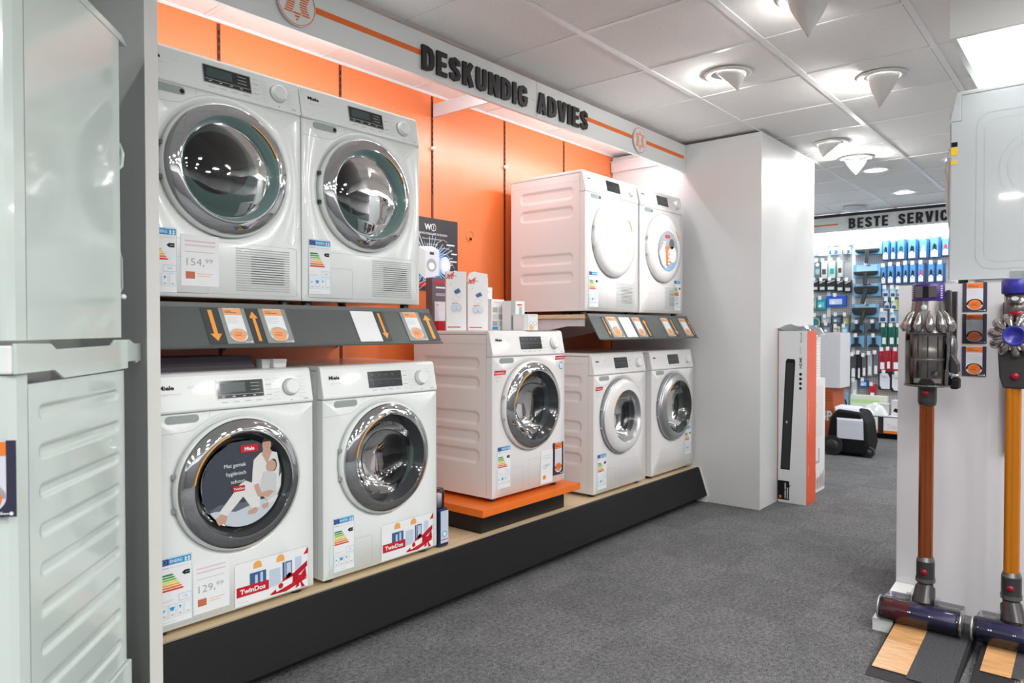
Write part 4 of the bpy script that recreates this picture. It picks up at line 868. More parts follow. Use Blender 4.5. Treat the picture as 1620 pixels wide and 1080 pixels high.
mb = MB(); mb.box(-.036, -.010, -.0600, -.046, 1.355, 1.40, M_GUN); mb.box(.012, .038, -.0600, -.046, 1.355, 1.40, M_GUN); mb.box(-.008, .010, -.0610, -.046, 1.355, 1.40, M_BLACK); mb.build('vent', f_)
mb = MB(); mb.lathe([(0, -.066), (.009, -.066), (.011, -.063), (.011, -.050)], M_CREAM, (-.004, 0, 1.315), 'y', 20, ); mb.build('emblem', mt)
mb = MB(); mb.prism([(.045, 1.32), (.062, 1.385), (.078, 1.385), (.082, 1.20), (.066, 1.19), (.066, 1.30), (.05, 1.25)], 'y', .0, .035, M_GUND); mb.ball((.080, .03, 1.155), .020, .03, .052, M_GUN); mb.prism([(.070, 1.13), (.085, 1.13), (.106, 1.09), (.106, 1.055), (.078, 1.055)], 'y', .0, .06, M_GUND); mb.build('handle', t, bevel=.004)
mb = MB(); mb.box(.078, .108, .0, .065, .990, 1.034, M_BLACK); mb.box(.078, .110, -.002, .067, 1.036, 1.053, M_SILVER); mb.build('battery', t, bevel=.008, seg=3)
mb = MB(); mb.box(0, .025, .0, .060, 0, .33, M_GUND); mb.box(-.002, .0, .014, .03, .02, .32, M_BLACK); o = mb.build('wall_dock', loc=(3.558, .512, 1.06)); tag(o, 'dark wall dock behind the left stick vacuum', 'charging dock')

t = thing('stick_vacuum', 'stick vacuum cleaner with blue filter and amber wand, cut by the right edge', 'vacuum cleaner', (3.30, .286, 0), R(-90))
stick_foot(t, .035, (M_ROLL, M_ROLL), M_ORT, 1.01)
mb = MB(); mb.prism([(-.032, 1.005), (.045, 1.005), (.052, 1.04), (.06, 1.15), (-.05, 1.15), (-.044, 1.05)], 'y', -.035, .05, M_GUND); bd = mb.build('lower_body', t, bevel=.008, seg=3)
mb = MB(); mb.lathe([(0, -.046), (.010, -.046), (.014, -.042), (.014, -.03)], M_REDB, (.006, 0, 1.052), 'y', 16); mb.build('release_button', bd)
mb = MB()
for k in range(11):
    a = 2*math.pi*(k + .3)/11; c_, s_ = math.cos(a), math.sin(a)
    mb.tube([(.006 + c_*.036, -.07, 1.205 + s_*.036), (.006 + c_*.052, -.062, 1.205 + s_*.052), (.006 + c_*.068, -.040, 1.205 + s_*.068), (.006 + c_*.072, -.01, 1.205 + s_*.072), (.006 + c_*.06, .02, 1.205 + s_*.06)], lambda i: (.006, .012, .0185, .021, .013)[i], M_SHIN, 10)
cr = mb.build('cyclone_ring', t)
mb = MB(); mb.lathe([(0, -.060), (.024, -.064), (.031, -.078), (.037, -.078), (.038, -.066), (.040, -.05), (.045, .03), (0, .03)], M_PUB, (.006, 0, 1.205), 'y', 32); mb.build('post_filter', cr)
mb = MB(); mb.lathe([(.0, 1.255), (.030, 1.255), (.043, 1.29), (.043, 1.362), (0, 1.362)], M_GUN, (.010, .0, 0), 'z', 32); mt = mb.build('motor_body', t)
F = frame((.010, -.0436, 1.318), (1, 0, 0), (0, 0, 1)); mb = MB(); mb.text(F, 'dyson', 0, 0, .016, M_BLACK, .0012, align='c', w=.046, bold=.03); mb.disc(F, -.006, .026, .012, M_CREAM, .001, ry=.008); mb.build('emblem', mt)
mb = MB(); mb.ball((.010, -.006, 1.288), .037, .042, .022, M_REDB); mb.build('bin_cover', t)
mb = MB(); mb.lathe([(0, 1.362), (.050, 1.362), (.053, 1.366), (.053, 1.412), (.050, 1.418), (0, 1.418)], M_PUB, (.010, 0, 0), 'z', 36); mb.build('filter_cap', t)
mb = MB(); mb.box(-.02, .03, .01, .04, 1.418, 1.45, M_SILVER); mb.box(.032, .05, .0, .04, 1.418, 1.455, M_GUN); mb.build('handle_top', t)
mb = MB(); mb.box(0, .02, 0, .02, 0, .62, mat('dock_plum', (.05, .03, .045), .5)); mb.box(0, .024, -.01, .03, .45, .62, M_GUND); tag(mb.build('wall_dock', loc=(3.562, .318, .72)), 'long dark wall dock behind the right stick vacuum', 'charging dock')
G = frame((0, 0, 0), (0, -1, 0), (0, 0, 1))
for k, (y0, y1, lab) in enumerate(((447, 493, 'top of the three price cards on the vacuum display board'), (496, 543, 'middle price card with glare film on the vacuum display board'), (547, 594, 'bottom of the three price cards on the vacuum display board'))):
    a = atX(1522.5, y1, 3.584); b = atX(1561, y0, 3.584); w_, h_ = a.y - b.y, (y1 - y0)/1129*3.03
    mb = MB(); card_box(mb, G, w_, h_, M_NAVY, .0012); price_card(mb, G, w_, h_, M_NAVY, pale=False, n=.0016, num='%d.-' % (599 - 100*(k % 2)))
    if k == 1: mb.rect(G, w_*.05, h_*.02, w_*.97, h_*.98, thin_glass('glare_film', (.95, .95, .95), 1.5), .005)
    tag(mb.build('price_card', loc=(3.584, a.y, a.z)), lab, 'price card')

# dryer standing on the display unit, seen from its side
d5 = machine('white tumble dryer standing sideways on top of the vacuum display unit', (0, 0, 0), 'dryer', 'plain', en=mat('white_enamel_cool', (.48, .52, .535), .18, coat=.5), disp='s', lab=None, slots=None)
d5.location = (3.66 + .298, .560, 1.424 + .0125); d5.rotation_euler[2] = R(180)
F = frame((.2985, .045, 0), (0, 1, 0), (0, 0, 1)); mb = MB()
def rr(u0, v0, u1, v1, r, w_): rrect_line(mb, F, u0, v0, u1, v1, r, w_, mat('press_line', (.40, .44, .455), .3), .0004)
rr(.055, .05, .48, .72, .06, .0016); rr(.085, .08, .45, .69, .05, .0010)
for r_ in (.155, .125):
    mb.pline(F, [(.29 + r_*math.cos(R(a)), .47 + r_*math.sin(R(a))) for a in range(0, 361, 12)], .0014, MATS['press_line'], .0004)
mb.build('side_pressing', d5)
mb = MB(); F = frame((.282, -.0012, .52), (1, 0, 0), (0, 0, 1))
mb.box(.2984, .2992, .006, .030, .592, .612, M_BLACK); mb.box(.2984, .2992, .006, .030, .555, .590, mat('label_yellow', (.85, .55, .02), .5)); mb.build('edge_label', d5); mb = MB(); mb.box(.2984, .2992, .006, .028, .515, .532, MATS['label_yellow']); mb.build('edge_label', d5)

# lit canopy over the right-hand display
t = thing('light_canopy', 'white ceiling canopy box with bright light panels inside, top right corner', 'light canopy', (3.246, .5, 2.361))
mb = MB(); mb.box(0, .02, -1.9, 0, 0, .218, M_SIGN); mb.box(.02, 3.0, -.02, 0, 0, .218, M_SIGN); mb.box(.02, 3.0, -1.9, -1.88, 0, .218, M_SIGN); mb.build('frame', t)
M_CAN = mat('canopy_diffuser', (1, 1, 1), .5, emit=((.98, .99, 1), 1.3)); M_REF = mat('canopy_reflector', (.6, .6, .62), .4)
mb = MB(); mb.box(.0205, 2.98, -1.879, -.0205, .12, .14, M_REF); mb.build('reflector', t)
for a, b in ((-.22, -.06), (-.57, -.38), (-.92, -.74)): mb = MB(); mb.box(.06, 2.9, a, b, .07, .119, M_CAN); mb.build('light_panel', t)
# ================================================================ BOXES ON MACHINE 3
ZT = .391 + .8305
t_ = mat('poster_black', (.035, .037, .042), .35); M_PBL = mat('poster_blue', (.05, .22, .55), .5); M_PGL = mat('poster_glow', (.35, .62, .90), .5)
mb = MB(); a = atY(663, 457, 2.996); G = frame((0, 0, 0), (1, 0, 0), (0, 0, 1)); pw, ph = .42, .415; card_box(mb, G, pw, ph, t_, .002)
rnd = random.Random(5)
cx, cy = .19, .155
mb.disc(G, cx, cy, .165, mat('poster_deep_blue', (.02, .07, .20), .5), .0028, 40, ry=.10)
mb.disc(G, cx, cy, .13, M_PBL, .0030, 40, ry=.088)
for k in range(48):      # burst of light behind the machine drawing
    an = R(7.5*k); l = .11 + .07*rnd.random(); sn = math.sin(an); e = (cx + math.cos(an)*l*1.2, max(.05, cy + sn*l))
    mb.line(G, (cx, cy), e, .003 + .003*rnd.random(), M_PGL if k % 3 else M_PAPERL, .0032)
mb.disc(G, cx, cy, .095, M_PGL, .0034, ry=.075)
mb.poly(G, [(.10, .10), (.10, .245), (.155, .225), (.155, .065)], M_PRINTL, .004); mb.poly(G, [(.155, .065), (.155, .225), (.265, .235), (.265, .09)], M_PAPERL, .004); mb.poly(G, [(.10, .245), (.21, .255), (.265, .235), (.155, .225)], M_PAPER, .004)
mb.rect(G, .19, .205, .225, .220, t_, .0046); mb.disc(G, .205, .145, .038, M_PRINT, .0046); mb.disc(G, .205, .14, .024, M_PAPER, .005, ry=.02); mb.disc(G, .315, .150, .042, M_PAPERL, .0048, ry=.052); mb.disc(G, .315, .150, .028, M_PAPER, .0052, ry=.036)
for x0, y0, x1, y1 in ((.22, .23, .33, .285), (.25, .22, .37, .235), (.25, .20, .36, .19), (.33, .15, .39, .135), (.12, .24, .05, .285)):
    mb.pline(G, [(x0, y0), (x0 + (x1 - x0)*.3, y0 + (y1 - y0)*.5 + .02), (x0 + (x1 - x0)*.7, max(y0, y1) + .014), (x1, y1)], .0022, M_PAPERL, .0054); mb.rect(G, x1 - .005, y1 - .018, min(x1 + .06, pw - .01), y1 - .010, M_PAPER, .0050)
for k in range(7): mb.line(G, (.20, .07), (.06 + .05*k, .005 if k % 2 else .02), .0025, M_PAPER, .0054)
mb.text(G, 'W', .152, .345, .034, M_PAPER, .004, bold=.03); mb.disc(G, .222, .362, .021, M_PAPER, .0036); mb.disc(G, .222, .362, .017, t_, .004); mb.text(G, '1', .222, .350, .024, M_PAPER, .0044, align='c', bold=.03)
mb.text(G, '1 NIEUWE STANDAARD IN SCHOON', .21, .318, .012, M_PAPER, .004, align='c', w=.24, bold=.01); mb.text(G, 'Slimme Miele Wasmachine', .21, .292, .008, M_PAPER, .004, align='c', w=.15); mb.text(G, 'energie klasse', .21, .262, .008, M_PAPER, .004, align='c', w=.09)
mb.rect(G, 0, .022, pw, .045, M_RED, .0050)
tag(mb.build('product_poster', loc=(2.632, 2.996, 1.450)), 'black poster of an exploded washing machine with blue glow, on the orange wall', 'poster')
def on3(x0, x1, y0, y1, h, name, label, m, deco=None, rot=0, z=ZT, cat='box', **k):
    t = thing(name, label, cat, ((x0 + x1)/2, y0, z), rot); w_ = x1 - x0; mb = MB(); mb.box(-w_/2, w_/2, 0, y1 - y0, .0005, h, m); mb.build('carton', t, bevel=.001)
    if deco:
        mb = MB(); deco(mb, frame((-w_/2, 0, 0), (1, 0, 0), (0, 0, 1)), w_, h); mb.build('front_print', t)
    return t
M_KRAFT = mat('carton_white', (.78, .79, .80), .45); M_PLUM = mat('carton_plum', (.13, .11, .13), .5); M_BOWO = mat('bow_coral', (.65, .10, .06), .5)
def toothy(mb, F, w_, h):
    for s in (-1, 1): mb.poly(F, [(w_*.22, h*.93), (w_*(.22 + s*.16), h*.965), (w_*(.22 + s*.15), h*.90)][::1 if s < 0 else -1], M_BOWO, .001); mb.poly(F, [(w_*.22, h*.93), (w_*(.22 + s*.03), h*.87), (w_*(.22 + s*.14), h*.88)][::1 if s < 0 else -1], M_BOWO, .001)
    mb.line(F, (0, h*.88), (w_*.4, h*.99), .006, M_BOWO, .0008); mb.rect(F, w_*.4, h*.918, w_*.52, h*.926, M_NAVY, .001); mb.text(F, '7', w_*.2, h*.76, h*.035, M_PRINT, .001)
    mb.poly(F, [(w_*.38, h*.67), (w_*.62, h*.72), (w_*.72, h*.66), (w_*.55, h*.62), (w_*.45, h*.62)], M_DBL, .001); mb.poly(F, [(w_*.55, h*.63), (w_*.75, h*.66), (w_*.7, h*.62)], M_LBL, .0014)
    mb.line(F, (w_*.45, h*.60), (w_*.7, h*.55), .002, M_ORPALE, .001); mb.pline(F, [(w_*.35, h*.58), (w_*.33, h*.53), (w_*.4, h*.50), (w_*.6, h*.50), (w_*.68, h*.54)], .002, M_PRINTL, .001); mb.rect(F, w_*.28, h*.462, w_*.6, h*.47, M_RED, .0014)
    for u in (.38, .62): mb.disc(F, w_*u, h*.38, w_*.155, M_PRINTL, .001, ry=h*.075); mb.disc(F, w_*u, h*.395, w_*.12, M_LBL, .0014, ry=h*.05)
    mb.rect(F, w_*.08, h*.05, w_*.70, h*.068, M_RED, .001); mb.rect(F, w_*.3, h*.12, w_*.65, h*.124, M_PRINTL, .001)
def plum(mb, F, w_, h):
    mb.rect(F, w_*.1, h*.88, w_*.98, h*.94, M_RED, .001); mb.rect(F, w_*.18, h*.80, w_*.85, h*.83, M_PAPER, .001)
    for k in range(3): mb.rect(F, w_*.18, h*(.70 - .02*k), w_*.7, h*(.708 - .02*k), M_PAPERL, .001)
    mb.rect(F, w_*.12, h*.12, w_*.9, h*.55, mat('print_rose_white', (.74, .68, .72), .5), .001); mb.rect(F, w_*.2, h*.48, w_*.34, h*.49, M_NAVY, .0014); mb.disc(F, w_*.52, h*.28, w_*.22, M_PAPERL, .0014, ry=h*.10)
on3(2.66, 2.80, 2.80, 2.85, .285, 'product_box', 'plum box with red bar, behind the left upright white box', M_PLUM, plum)
on3(2.94, 3.02, 2.79, 2.83, .275, 'product_box', 'plum box seen in the gap between the two upright white boxes', M_PLUM, lambda mb, F, w_, h: (mb.rect(F, 0, h*.88, w_, h*.94, M_RED, .001), [mb.disc(F, w_*.4, h*(.1 + .12*k), w_*.3, M_PAPERL, .001) for k in range(6)]))
on3(2.592, 2.66, 2.68, 2.74, .050, 'product_box', 'small red box beside the left upright white box', M_RED)
on3(2.587, 2.693, 2.60, 2.635, .305, 'upright_box', 'left of two tall white boxes with red bow and blue brush print', M_KRAFT, toothy, R(-38))
on3(2.749, 2.859, 2.60, 2.635, .285, 'upright_box', 'right tall white box with red bow print and open crumpled top flap', M_KRAFT, toothy, R(-38))
mb = MB(); P = [(-.055, 0), (-.045, .022), (-.02, .03), (.02, .022), (.05, .018), (.055, .008), (.048, 0)]; mb.prism(P, 'y', 0, .002, M_KRAFT); o = mb.build('top_flap', [c for c in COL.objects if c.name.startswith('upright_box')][-1], loc=(0, .002, .285))
def photos(mb, F, w_, h):
    mb.text(F, 'Miele', w_*.2, h*.88, h*.035, M_RED, .001, w=w_*.5)
    for k, v in enumerate((.58, .36, .14)):
        for u in (.08, .52): mb.rect(F, w_*u, h*v, w_*(u + .36), h*(v + .16), M_PRINTL if (k + int(u*2)) % 2 else M_PRINT, .001)
    mb.rect(F, w_*.06, h*.02, w_*.5, h*.12, M_BLUE, .001)
on3(2.955, 3.055, 2.72, 2.79, .245, 'product_box', 'tall narrow white box with small photos, right of the crumpled upright box', M_KRAFT, photos)
on3(2.975, 3.085, 2.655, 2.705, .175, 'product_box', 'white box with grey photo prints standing against the tall narrow box', M_KRAFT, photos)
on3(3.035, 3.145, 2.56, 2.63, .165, 'product_box', 'grey-sided white box with dark strip, back one of the two at the right', M_KRAFT, lambda mb, F, w_, h: (mb.rect(F, 0, 0, w_*.33, h, M_SLOT, .001), mb.rect(F, w_*.45, h*.85, w_*.8, h*.89, M_RED, .001), mb.rect(F, w_*.6, h*.3, w_*.8, h*.8, M_PRINT, .001), mb.rect(F, 0, h*.5, w_*.33, h*.6, M_PRINT, .0014)), R(-6))
def dials(mb, F, w_, h):
    mb.rect(F, 0, 0, w_*.3, h, M_PRINTL, .001)
    for u in (.5, .78): mb.disc(F, w_*u, h*.45, w_*.11, M_PRINT, .001, ry=h*.12); mb.disc(F, w_*u, h*.45, w_*.08, M_PAPER, .0014, ry=h*.09)
    mb.rect(F, w_*.4, h*.04, w_*.68, h*.30, M_ORPALE, .0014); mb.rect(F, w_*.4, h*.9, w_*.9, h*.92, M_PRINT, .001)
on3(3.035, 3.145, 2.465, 2.55, .090, 'product_box', 'low white box with two round dials printed, nearest the dryer shelf', M_KRAFT, dials, R(-6))
mb = MB(); mb.prism([(-.12, -.006), (.16, -.004), (.16, .15), (-.12, .13)], 'z', 0, .0012, M_SEAM); tag(mb.build('leaflet', loc=(3.0, 2.30 + .028, ZT)), 'grey leaflet lying on the raised machine in front of the boxes', 'leaflet')
# things on machine 1
ZA = ZB + .8305
mb = MB(); mb.prism([(0, 0), (.40, 0), (.385, .038), (.02, .045)], 'x', 0, .34, M_PLUM); mb.v = [(a, b, c) for a, b, c in mb.v]
tag(mb.build('document_box', loc=(1.06, 2.42, ZA)), 'flat grey box lying on the advert washing machine under the shelf', 'box')
for (x, y, lab, w_) in ((1.435, 2.40, 'tiny crumpled white carton beside the flat grey box', .03), (1.48, 2.38, 'tiny white carton on the advert washing machine, rightmost', .05)):
    mb = MB(); mb.prism([(-w_/2, 0), (w_/2, 0), (w_/2 + .004, .03), (-w_/2 - .003, .032)], 'y', 0, .04, M_KRAFT); tag(mb.build('small_carton', loc=(x, y, ZA)), lab, 'box')
# ================================================================ BY THE COLUMN
t = thing('soundbar_box', 'tall white and orange soundbar carton leaning upright against the column', 'box', (5.10, 1.72, 0))
M_JO = mat('carton_orange', (.82, .10, .025), .3)
mb = MB(); mb.box(0, .20, -.10, .098, .001, 1.215, M_KRAFT); mb.build('carton', t, bevel=.001)
mb = MB(); F = frame((0, .098, 0), (0, -1, 0), (0, 0, 1)); mb.rect(F, 0, .001, .198, 1.215, M_KRAFT, .0008)
mb.rect(F, 0, .001, .003, 1.215, M_JO, .0012)
mb.poly(F, [(.020, .235), (.085, .235), (.118, 1.0), (.112, 1.018), (.062, 1.02), (.052, 1.0)], M_BLACK, .0012); mb.poly(F, [(.026, .245), (.080, .245), (.108, .99), (.06, .995)], M_DARK, .0016); mb.rect(F, .058, .565, .066, .58, M_PAPER, .002)
for k in range(4): mb.disc(F, .155, .815 + .033*k, .010, M_BLACK, .0012)
def vtext(F, s_, u, v, h, m, n=.0012, w=None, bold=0): mb.text((mb.pt(F, u, v, 0), F[2], -F[1], F[3]), s_, 0, -h, h, m, n, w=w, bold=bold)
vtext(F, 'HDMI', .146, .955, .018, M_BLACK, w=.075, bold=.02); vtext(F, 'DOLBY', .148, 1.055, .012, M_PRINT, w=.05); vtext(F, 'Bluetooth', .150, 1.135, .012, M_BLACK, w=.07)
mb.rect(F, .001, .02, .082, .155, M_BLACK, .0016); mb.poly(F, [(.082, .125), (.095, .132), (.082, .112)], M_BLACK, .0016); mb.rect(F, .012, .03, .028, .05, M_ORCARD, .002)
vtext(F, 'CINEMA SB400', .050, .03, .010, M_PAPER, .002, w=.11, bold=.02); vtext(F, 'SOUNDBAR', .066, .03, .010, M_PAPER, .002, w=.08, bold=.02); mb.build('front_print', t)
mb = MB(); F = frame((0, -.10, 0), (1, 0, 0), (0, 0, 1)); mb.rect(F, .0, .001, .20, 1.215, M_JO, .0008)
for v, l in ((.50, .14), (.62, .12), (.20, .08)): vtext(F, 'soundbar', .03, v, .015, M_PAPER, .0014, w=l)
mb.build('side_print', t)
t = thing('product_carton', 'shorter white carton with pale print right behind the soundbar carton', 'box', (5.32, 1.755, 0)); mb = MB(); mb.box(0, .43, -.065, .06, .001, .855, M_KRAFT); mb.build('carton', t, bevel=.001)
mb = MB(); F = frame((0, -.065, 0), (1, 0, 0), (0, 0, 1)); M_PT = mat('print_taupe', (.45, .38, .36), .6)
mb.rect(F, .10, .42, .38, .80, mat('print_pale', (.70, .69, .69), .6), .0008); mb.rect(F, .15, .22, .30, .33, M_PT, .0008); mb.rect(F, .18, .24, .27, .33, M_PAPERL, .0012)
for k in range(6): mb.poly(F, [(.03 + .07*k, .02), (.08 + .07*k, .03), (.10 + .06*k, .12 + .02*(k % 3)), (.04 + .06*k, .10)], M_PT, .0010)
mb.disc(F, .2, .66, .02, M_PRINT, .0012); mb.build('front_print', t)
t = thing('tray_stack', 'stack of white plastic trays on the shorter carton by the column', 'tray stack', (5.49, 1.75, .856))
for k in range(16): mb = MB(); mb.prism([(-.15, 0), (.15, 0), (.16, .017), (-.16, .017)], 'y', -.055, .055, M_PL); mb.build('tray', t, loc=(0, 0, .0195*k))
mb = MB(); rnd = random.Random(2); n, mth = 18, 8; v = []
for i in range(n + 1):
    for j in range(mth + 1):
        u = i/n; q = j/mth; v.append((5.09 + .50*u, 1.625 + .20*q, 1.222 + .020*math.sin(9*u + 3*q) + .012*rnd.random() + .012*math.sin(math.pi*q) - .10*max(0, u - .75)*2 - (.03 if j in (0,) else 0)))
v = [(a, b, max(c, 1.2175 if a < 5.31 else 1.17)) for a, b, c in v]
mb.add(v, [(i*(mth+1)+j, (i+1)*(mth+1)+j, (i+1)*(mth+1)+j+1, i*(mth+1)+j+1) for i in range(n) for j in range(mth)], thin_glass('bag_film', (.80, .82, .84), 2.5), True)
tag(mb.build('plastic_bag'), 'crumpled clear plastic film lying over the top of the soundbar carton', 'plastic film')
# orange carton, pale carton on top, black machine with papers
t = thing('orange_carton', 'orange carton with white script behind the black wheeled machine', 'box', (7.6, 2.30, 0)); mb = MB(); mb.box(0, .4, -.145, .2, .001, .635, mat('carton_burnt_orange', (.50, .10, .025), .5)); mb.build('carton', t)
mb = MB(); F = frame((0, .2, 0), (0, -1, 0), (0, 0, 1)); mb.text(F, '4P', .225, .30, .10, M_PAPER, .001, w=.11, bold=.03)
for k in range(5): mb.rect(F, .24, .50 + .02*k, .33, .506 + .02*k, mat('carton_print_dark', (.2, .03, .01), .6), .001)
mb.build('front_print', t)
mb = MB(); mb.box(0, .35, -.08, .42, 0, .555, mat('carton_pale', (.66, .67, .72), .6)); tag(mb.build('pale_carton', loc=(7.58, 2.165, .636), bevel=.002), 'large plain pale grey carton on top of the orange carton', 'box')
t = thing('wheeled_vacuum', 'black wheeled canister machine on the carpet with papers draped over it', 'vacuum cleaner', (7.35, 1.955, 0))
mb = MB(); mb.prism([(-.17, .02), (.17, .02), (.19, .12), (.165, .33), (.12, .43), (-.10, .45), (-.16, .36), (-.19, .15)], 'x', 0, .38, M_BLACK); mb.v = [(a, -b, c) for a, b, c in mb.v]; mb.f = [f[::-1] for f in mb.f]; mb.build('body', t, bevel=.03, seg=4)
for y, r_ in ((.13, .095), (-.185, .05)): mb = MB(); mb.cyl((-.03 if y > 0 else .02, y, r_ + .001), (.02 if y > 0 else .07, y, r_ + .001), r_, r_, M_DARK, 28); mb.lathe([(0, 0), (r_*.6, -.004), (r_*.62, 0)], M_GUND, (-.031 if y > 0 else .019, y, r_ + .001), 'x', 24); mb.build('wheel', t)
mb = MB(); P0 = [(-.005, .09, .17), (-.005, -.15, .17), (-.008, -.145, .35), (-.008, .09, .35), (.06, -.09, .455), (.06, .13, .465), (.25, .12, .475), (.25, -.08, .465)]
mb.add([(a - .002, b, c) for a, b, c in P0], [(0, 3, 2, 1)[::-1], (3, 5, 4, 2)[::-1], (5, 6, 7, 4)[::-1]], M_PAPERL); mb.rect(frame((-.009, .08, .2), (0, -1, 0), (0, 0, 1)), 0, .11, .2, .113, M_PRINTL, .001)
tag(mb.build('paper_sheet', loc=(7.35, 1.955, 0)), 'pale folded papers draped over the black wheeled machine', 'paper')

# ================================================================ FAR WALL: SERVICE SIGN AND ACCESSORY PEGBOARD
XS, XP = 8.84, 9.15
t = thing('service_sign', 'white hanging sign board with orange stripe and black service lettering on the far wall', 'sign', (0, 0, 0))
mb = MB(); mb.box(XS, XS + .018, .6, 2.99, 2.361, 2.535, M_SIGN); mb.build('board', t)
mb = MB(); mb.box(XS - .0014, XS - .0004, 2.47, 2.99, 2.442, 2.458, M_STRIPE); mb.build('stripe', t)
u0 = atX(1341.5, 355, XS).y; u1 = atX(1512, 345, XS).y
lettering('BESTE SERVICE', (XS, u0, 2.387), (0, -1, 0), u0 - u1, .118, t, gap=.15, sp=.50)
mb = MB(); mb.box(XS + .02, XS + .04, .6, 2.99, 2.50, 2.573, M_GUND); mb.build('light_stop', t)  # added dark strip that blocks the light leak and darkens the gap
mb = MB(); mb.cyl((9.03, .95, 2.385), (9.03, 2.92, 2.385), .013, .013, mat('far_tube_glow', (1, 1, 1), .4, emit=((.9, .96, 1), 10)), 10); mb.build('tube_lamp', t)
t = thing('accessory_pegboard', 'white perforated accessory wall hung with packs at the far end', 'pegboard', (XP, 2.1, 0))
def peg():
    m = bpy.data.materials.new('pegboard'); m.use_nodes = True; nt = m.node_tree; b = nt.nodes['Principled BSDF']; b.inputs['Roughness'].default_value = .5
    tc = nt.nodes.new('ShaderNodeTexCoord'); sp = nt.nodes.new('ShaderNodeSeparateXYZ'); nt.links.new(tc.outputs['Object'], sp.inputs[0]); out = []
    for ax in (1, 2):
        a = nt.nodes.new('ShaderNodeMath'); a.operation = 'PINGPONG'; a.inputs[1].default_value = .0125; nt.links.new(sp.outputs[ax], a.inputs[0])
        c = nt.nodes.new('ShaderNodeMath'); c.operation = 'LESS_THAN'; c.inputs[1].default_value = .0045; nt.links.new(a.outputs[0], c.inputs[0]); out.append(c)
    m_ = nt.nodes.new('ShaderNodeMath'); m_.operation = 'MULTIPLY'; nt.links.new(out[0].outputs[0], m_.inputs[0]); nt.links.new(out[1].outputs[0], m_.inputs[1])
    mx = nt.nodes.new('ShaderNodeMix'); mx.data_type = 'RGBA'; mx.inputs[6].default_value = (.46, .46, .46, 1); mx.inputs[7].default_value = (.12, .12, .13, 1)
    nt.links.new(m_.outputs[0], mx.inputs[0]); nt.links.new(mx.outputs[2], b.inputs['Base Color']); return m
mb = MB(); mb.box(0, .04, -1.2, .845, .258, 2.36, peg()); mb.build('pegboard', t)
for yy in (atX(1350, 480, XP).y, atX(1311, 420, XP).y, 1.25): mb = MB(); mb.box(-.006, 0, yy - 2.1 - .02, yy - 2.1 + .02, .24, 2.36, M_PL); mb.build('upright', t)
t = thing('base_shelf', 'low white base shelf with dark front under the far pegboard', 'shelf', (XP, 2.1, 0))
mb = MB(); mb.box(-.37, -.0101, -1.2, .845, .236, .256, M_PL); mb.build('base_shelf', t)
mb = MB(); mb.box(-.395, -.372, -1.2, .845, .06, .25, M_GUND); mb.box(-.33, -.31, -1.2, .845, 0, .235, M_BLACK); mb.build('price_rail', t)
def sgn(px0, px1, lab):
    a = atX(px0, 682, 8.7515); b = atX(px1, 682, 8.7515); G = frame((0, 0, 0), (0, -1, 0), (0, 0, 1)); w_ = a.y - b.y; mb = MB(); card_box(mb, G, w_, .175, M_PAPER); mb.rect(G, 0, 0, w_, .03, M_ORCARD, .0016); mb.text(G, 'folie' if px0 < 1380 else 'Zakk', w_*.2, .05, .05, M_PRINTL, .0016, w=w_*.55)
    tag(mb.build('rail_sign', loc=(8.7515, a.y, .068)), lab, 'sign')
sgn(1361, 1390, 'white and orange rail sign under the far shelf, beside the black wheeled machine'); sgn(1399, 1428, 'white and orange rail sign under the far shelf, half hidden by the vacuum display')
PC = {}
def pm(c, r=.3):
    k = 'pack_%02x%02x%02x' % tuple(int(x*255) for x in c); return mat(k, c, r)
DB, LB, TL, OL = (.018, .085, .26), (.20, .46, .72), (.02, .30, .36), (.25, .26, .14)
ORD = ['first', 'second', 'third', 'fourth', 'fifth', 'sixth', 'seventh', 'eighth', 'ninth', 'tenth']
def hang(name, cat, px0, px1, py0, py1, label, group, col, deco, th=.05, hook=True):
    a = atX(px0, py1, XP - .055); b = atX(px1, py0, XP - .055); w_, h_ = a.y - b.y, b.z - a.z
    t = thing(name, label, cat, (XP - .0008, (a.y + b.y)/2, a.z), 0, group); mb = MB(); mb.box(-.055, -.055 + th, -w_/2, w_/2, 0, h_, pm(col)); mb.build('card', t)
    F = frame((-.055, w_/2, 0), (0, -1, 0), (0, 0, 1)); mb = MB(); deco(mb, F, w_, h_)
    if mb.f: mb.build('print', t)
    if hook: mb = MB(); mb.tube([(-.001, 0, h_ - .008), (-.10, 0, h_ - .008), (-.112, 0, h_ + .004)], .0025, M_SILVER, 5); mb.box(-.116, -.113, -.018, .018, h_ - .015, h_ + .030, M_PAPER); mb.build('hook', t)
    return t
def d_blue(acc):
    def f(mb, F, w, h):
        mb.rect(F, w*.06, h*.30, w*.75, h*.95, pm((.10, .30, .58)), .001); mb.poly(F, [(w*.2, h*.35), (w*.62, h*.35), (w*.6, h*.62), (w*.35, h*.70), (w*.25, h*.55)], pm(acc), .003)
        mb.poly(F, [(w*.08, h*.05), (w*.72, h*.05), (w*.72, h*.30), (w*.40, h*.42), (w*.08, h*.30)], M_PAPER, .004); mb.rect(F, w*.2, h*.28, w*.55, h*.30, M_RED, .005); mb.rect(F, w*.2, h*.12, w*.6, h*.13, M_PRINTL, .005)
    return f
BLK = (.015, .018, .02)
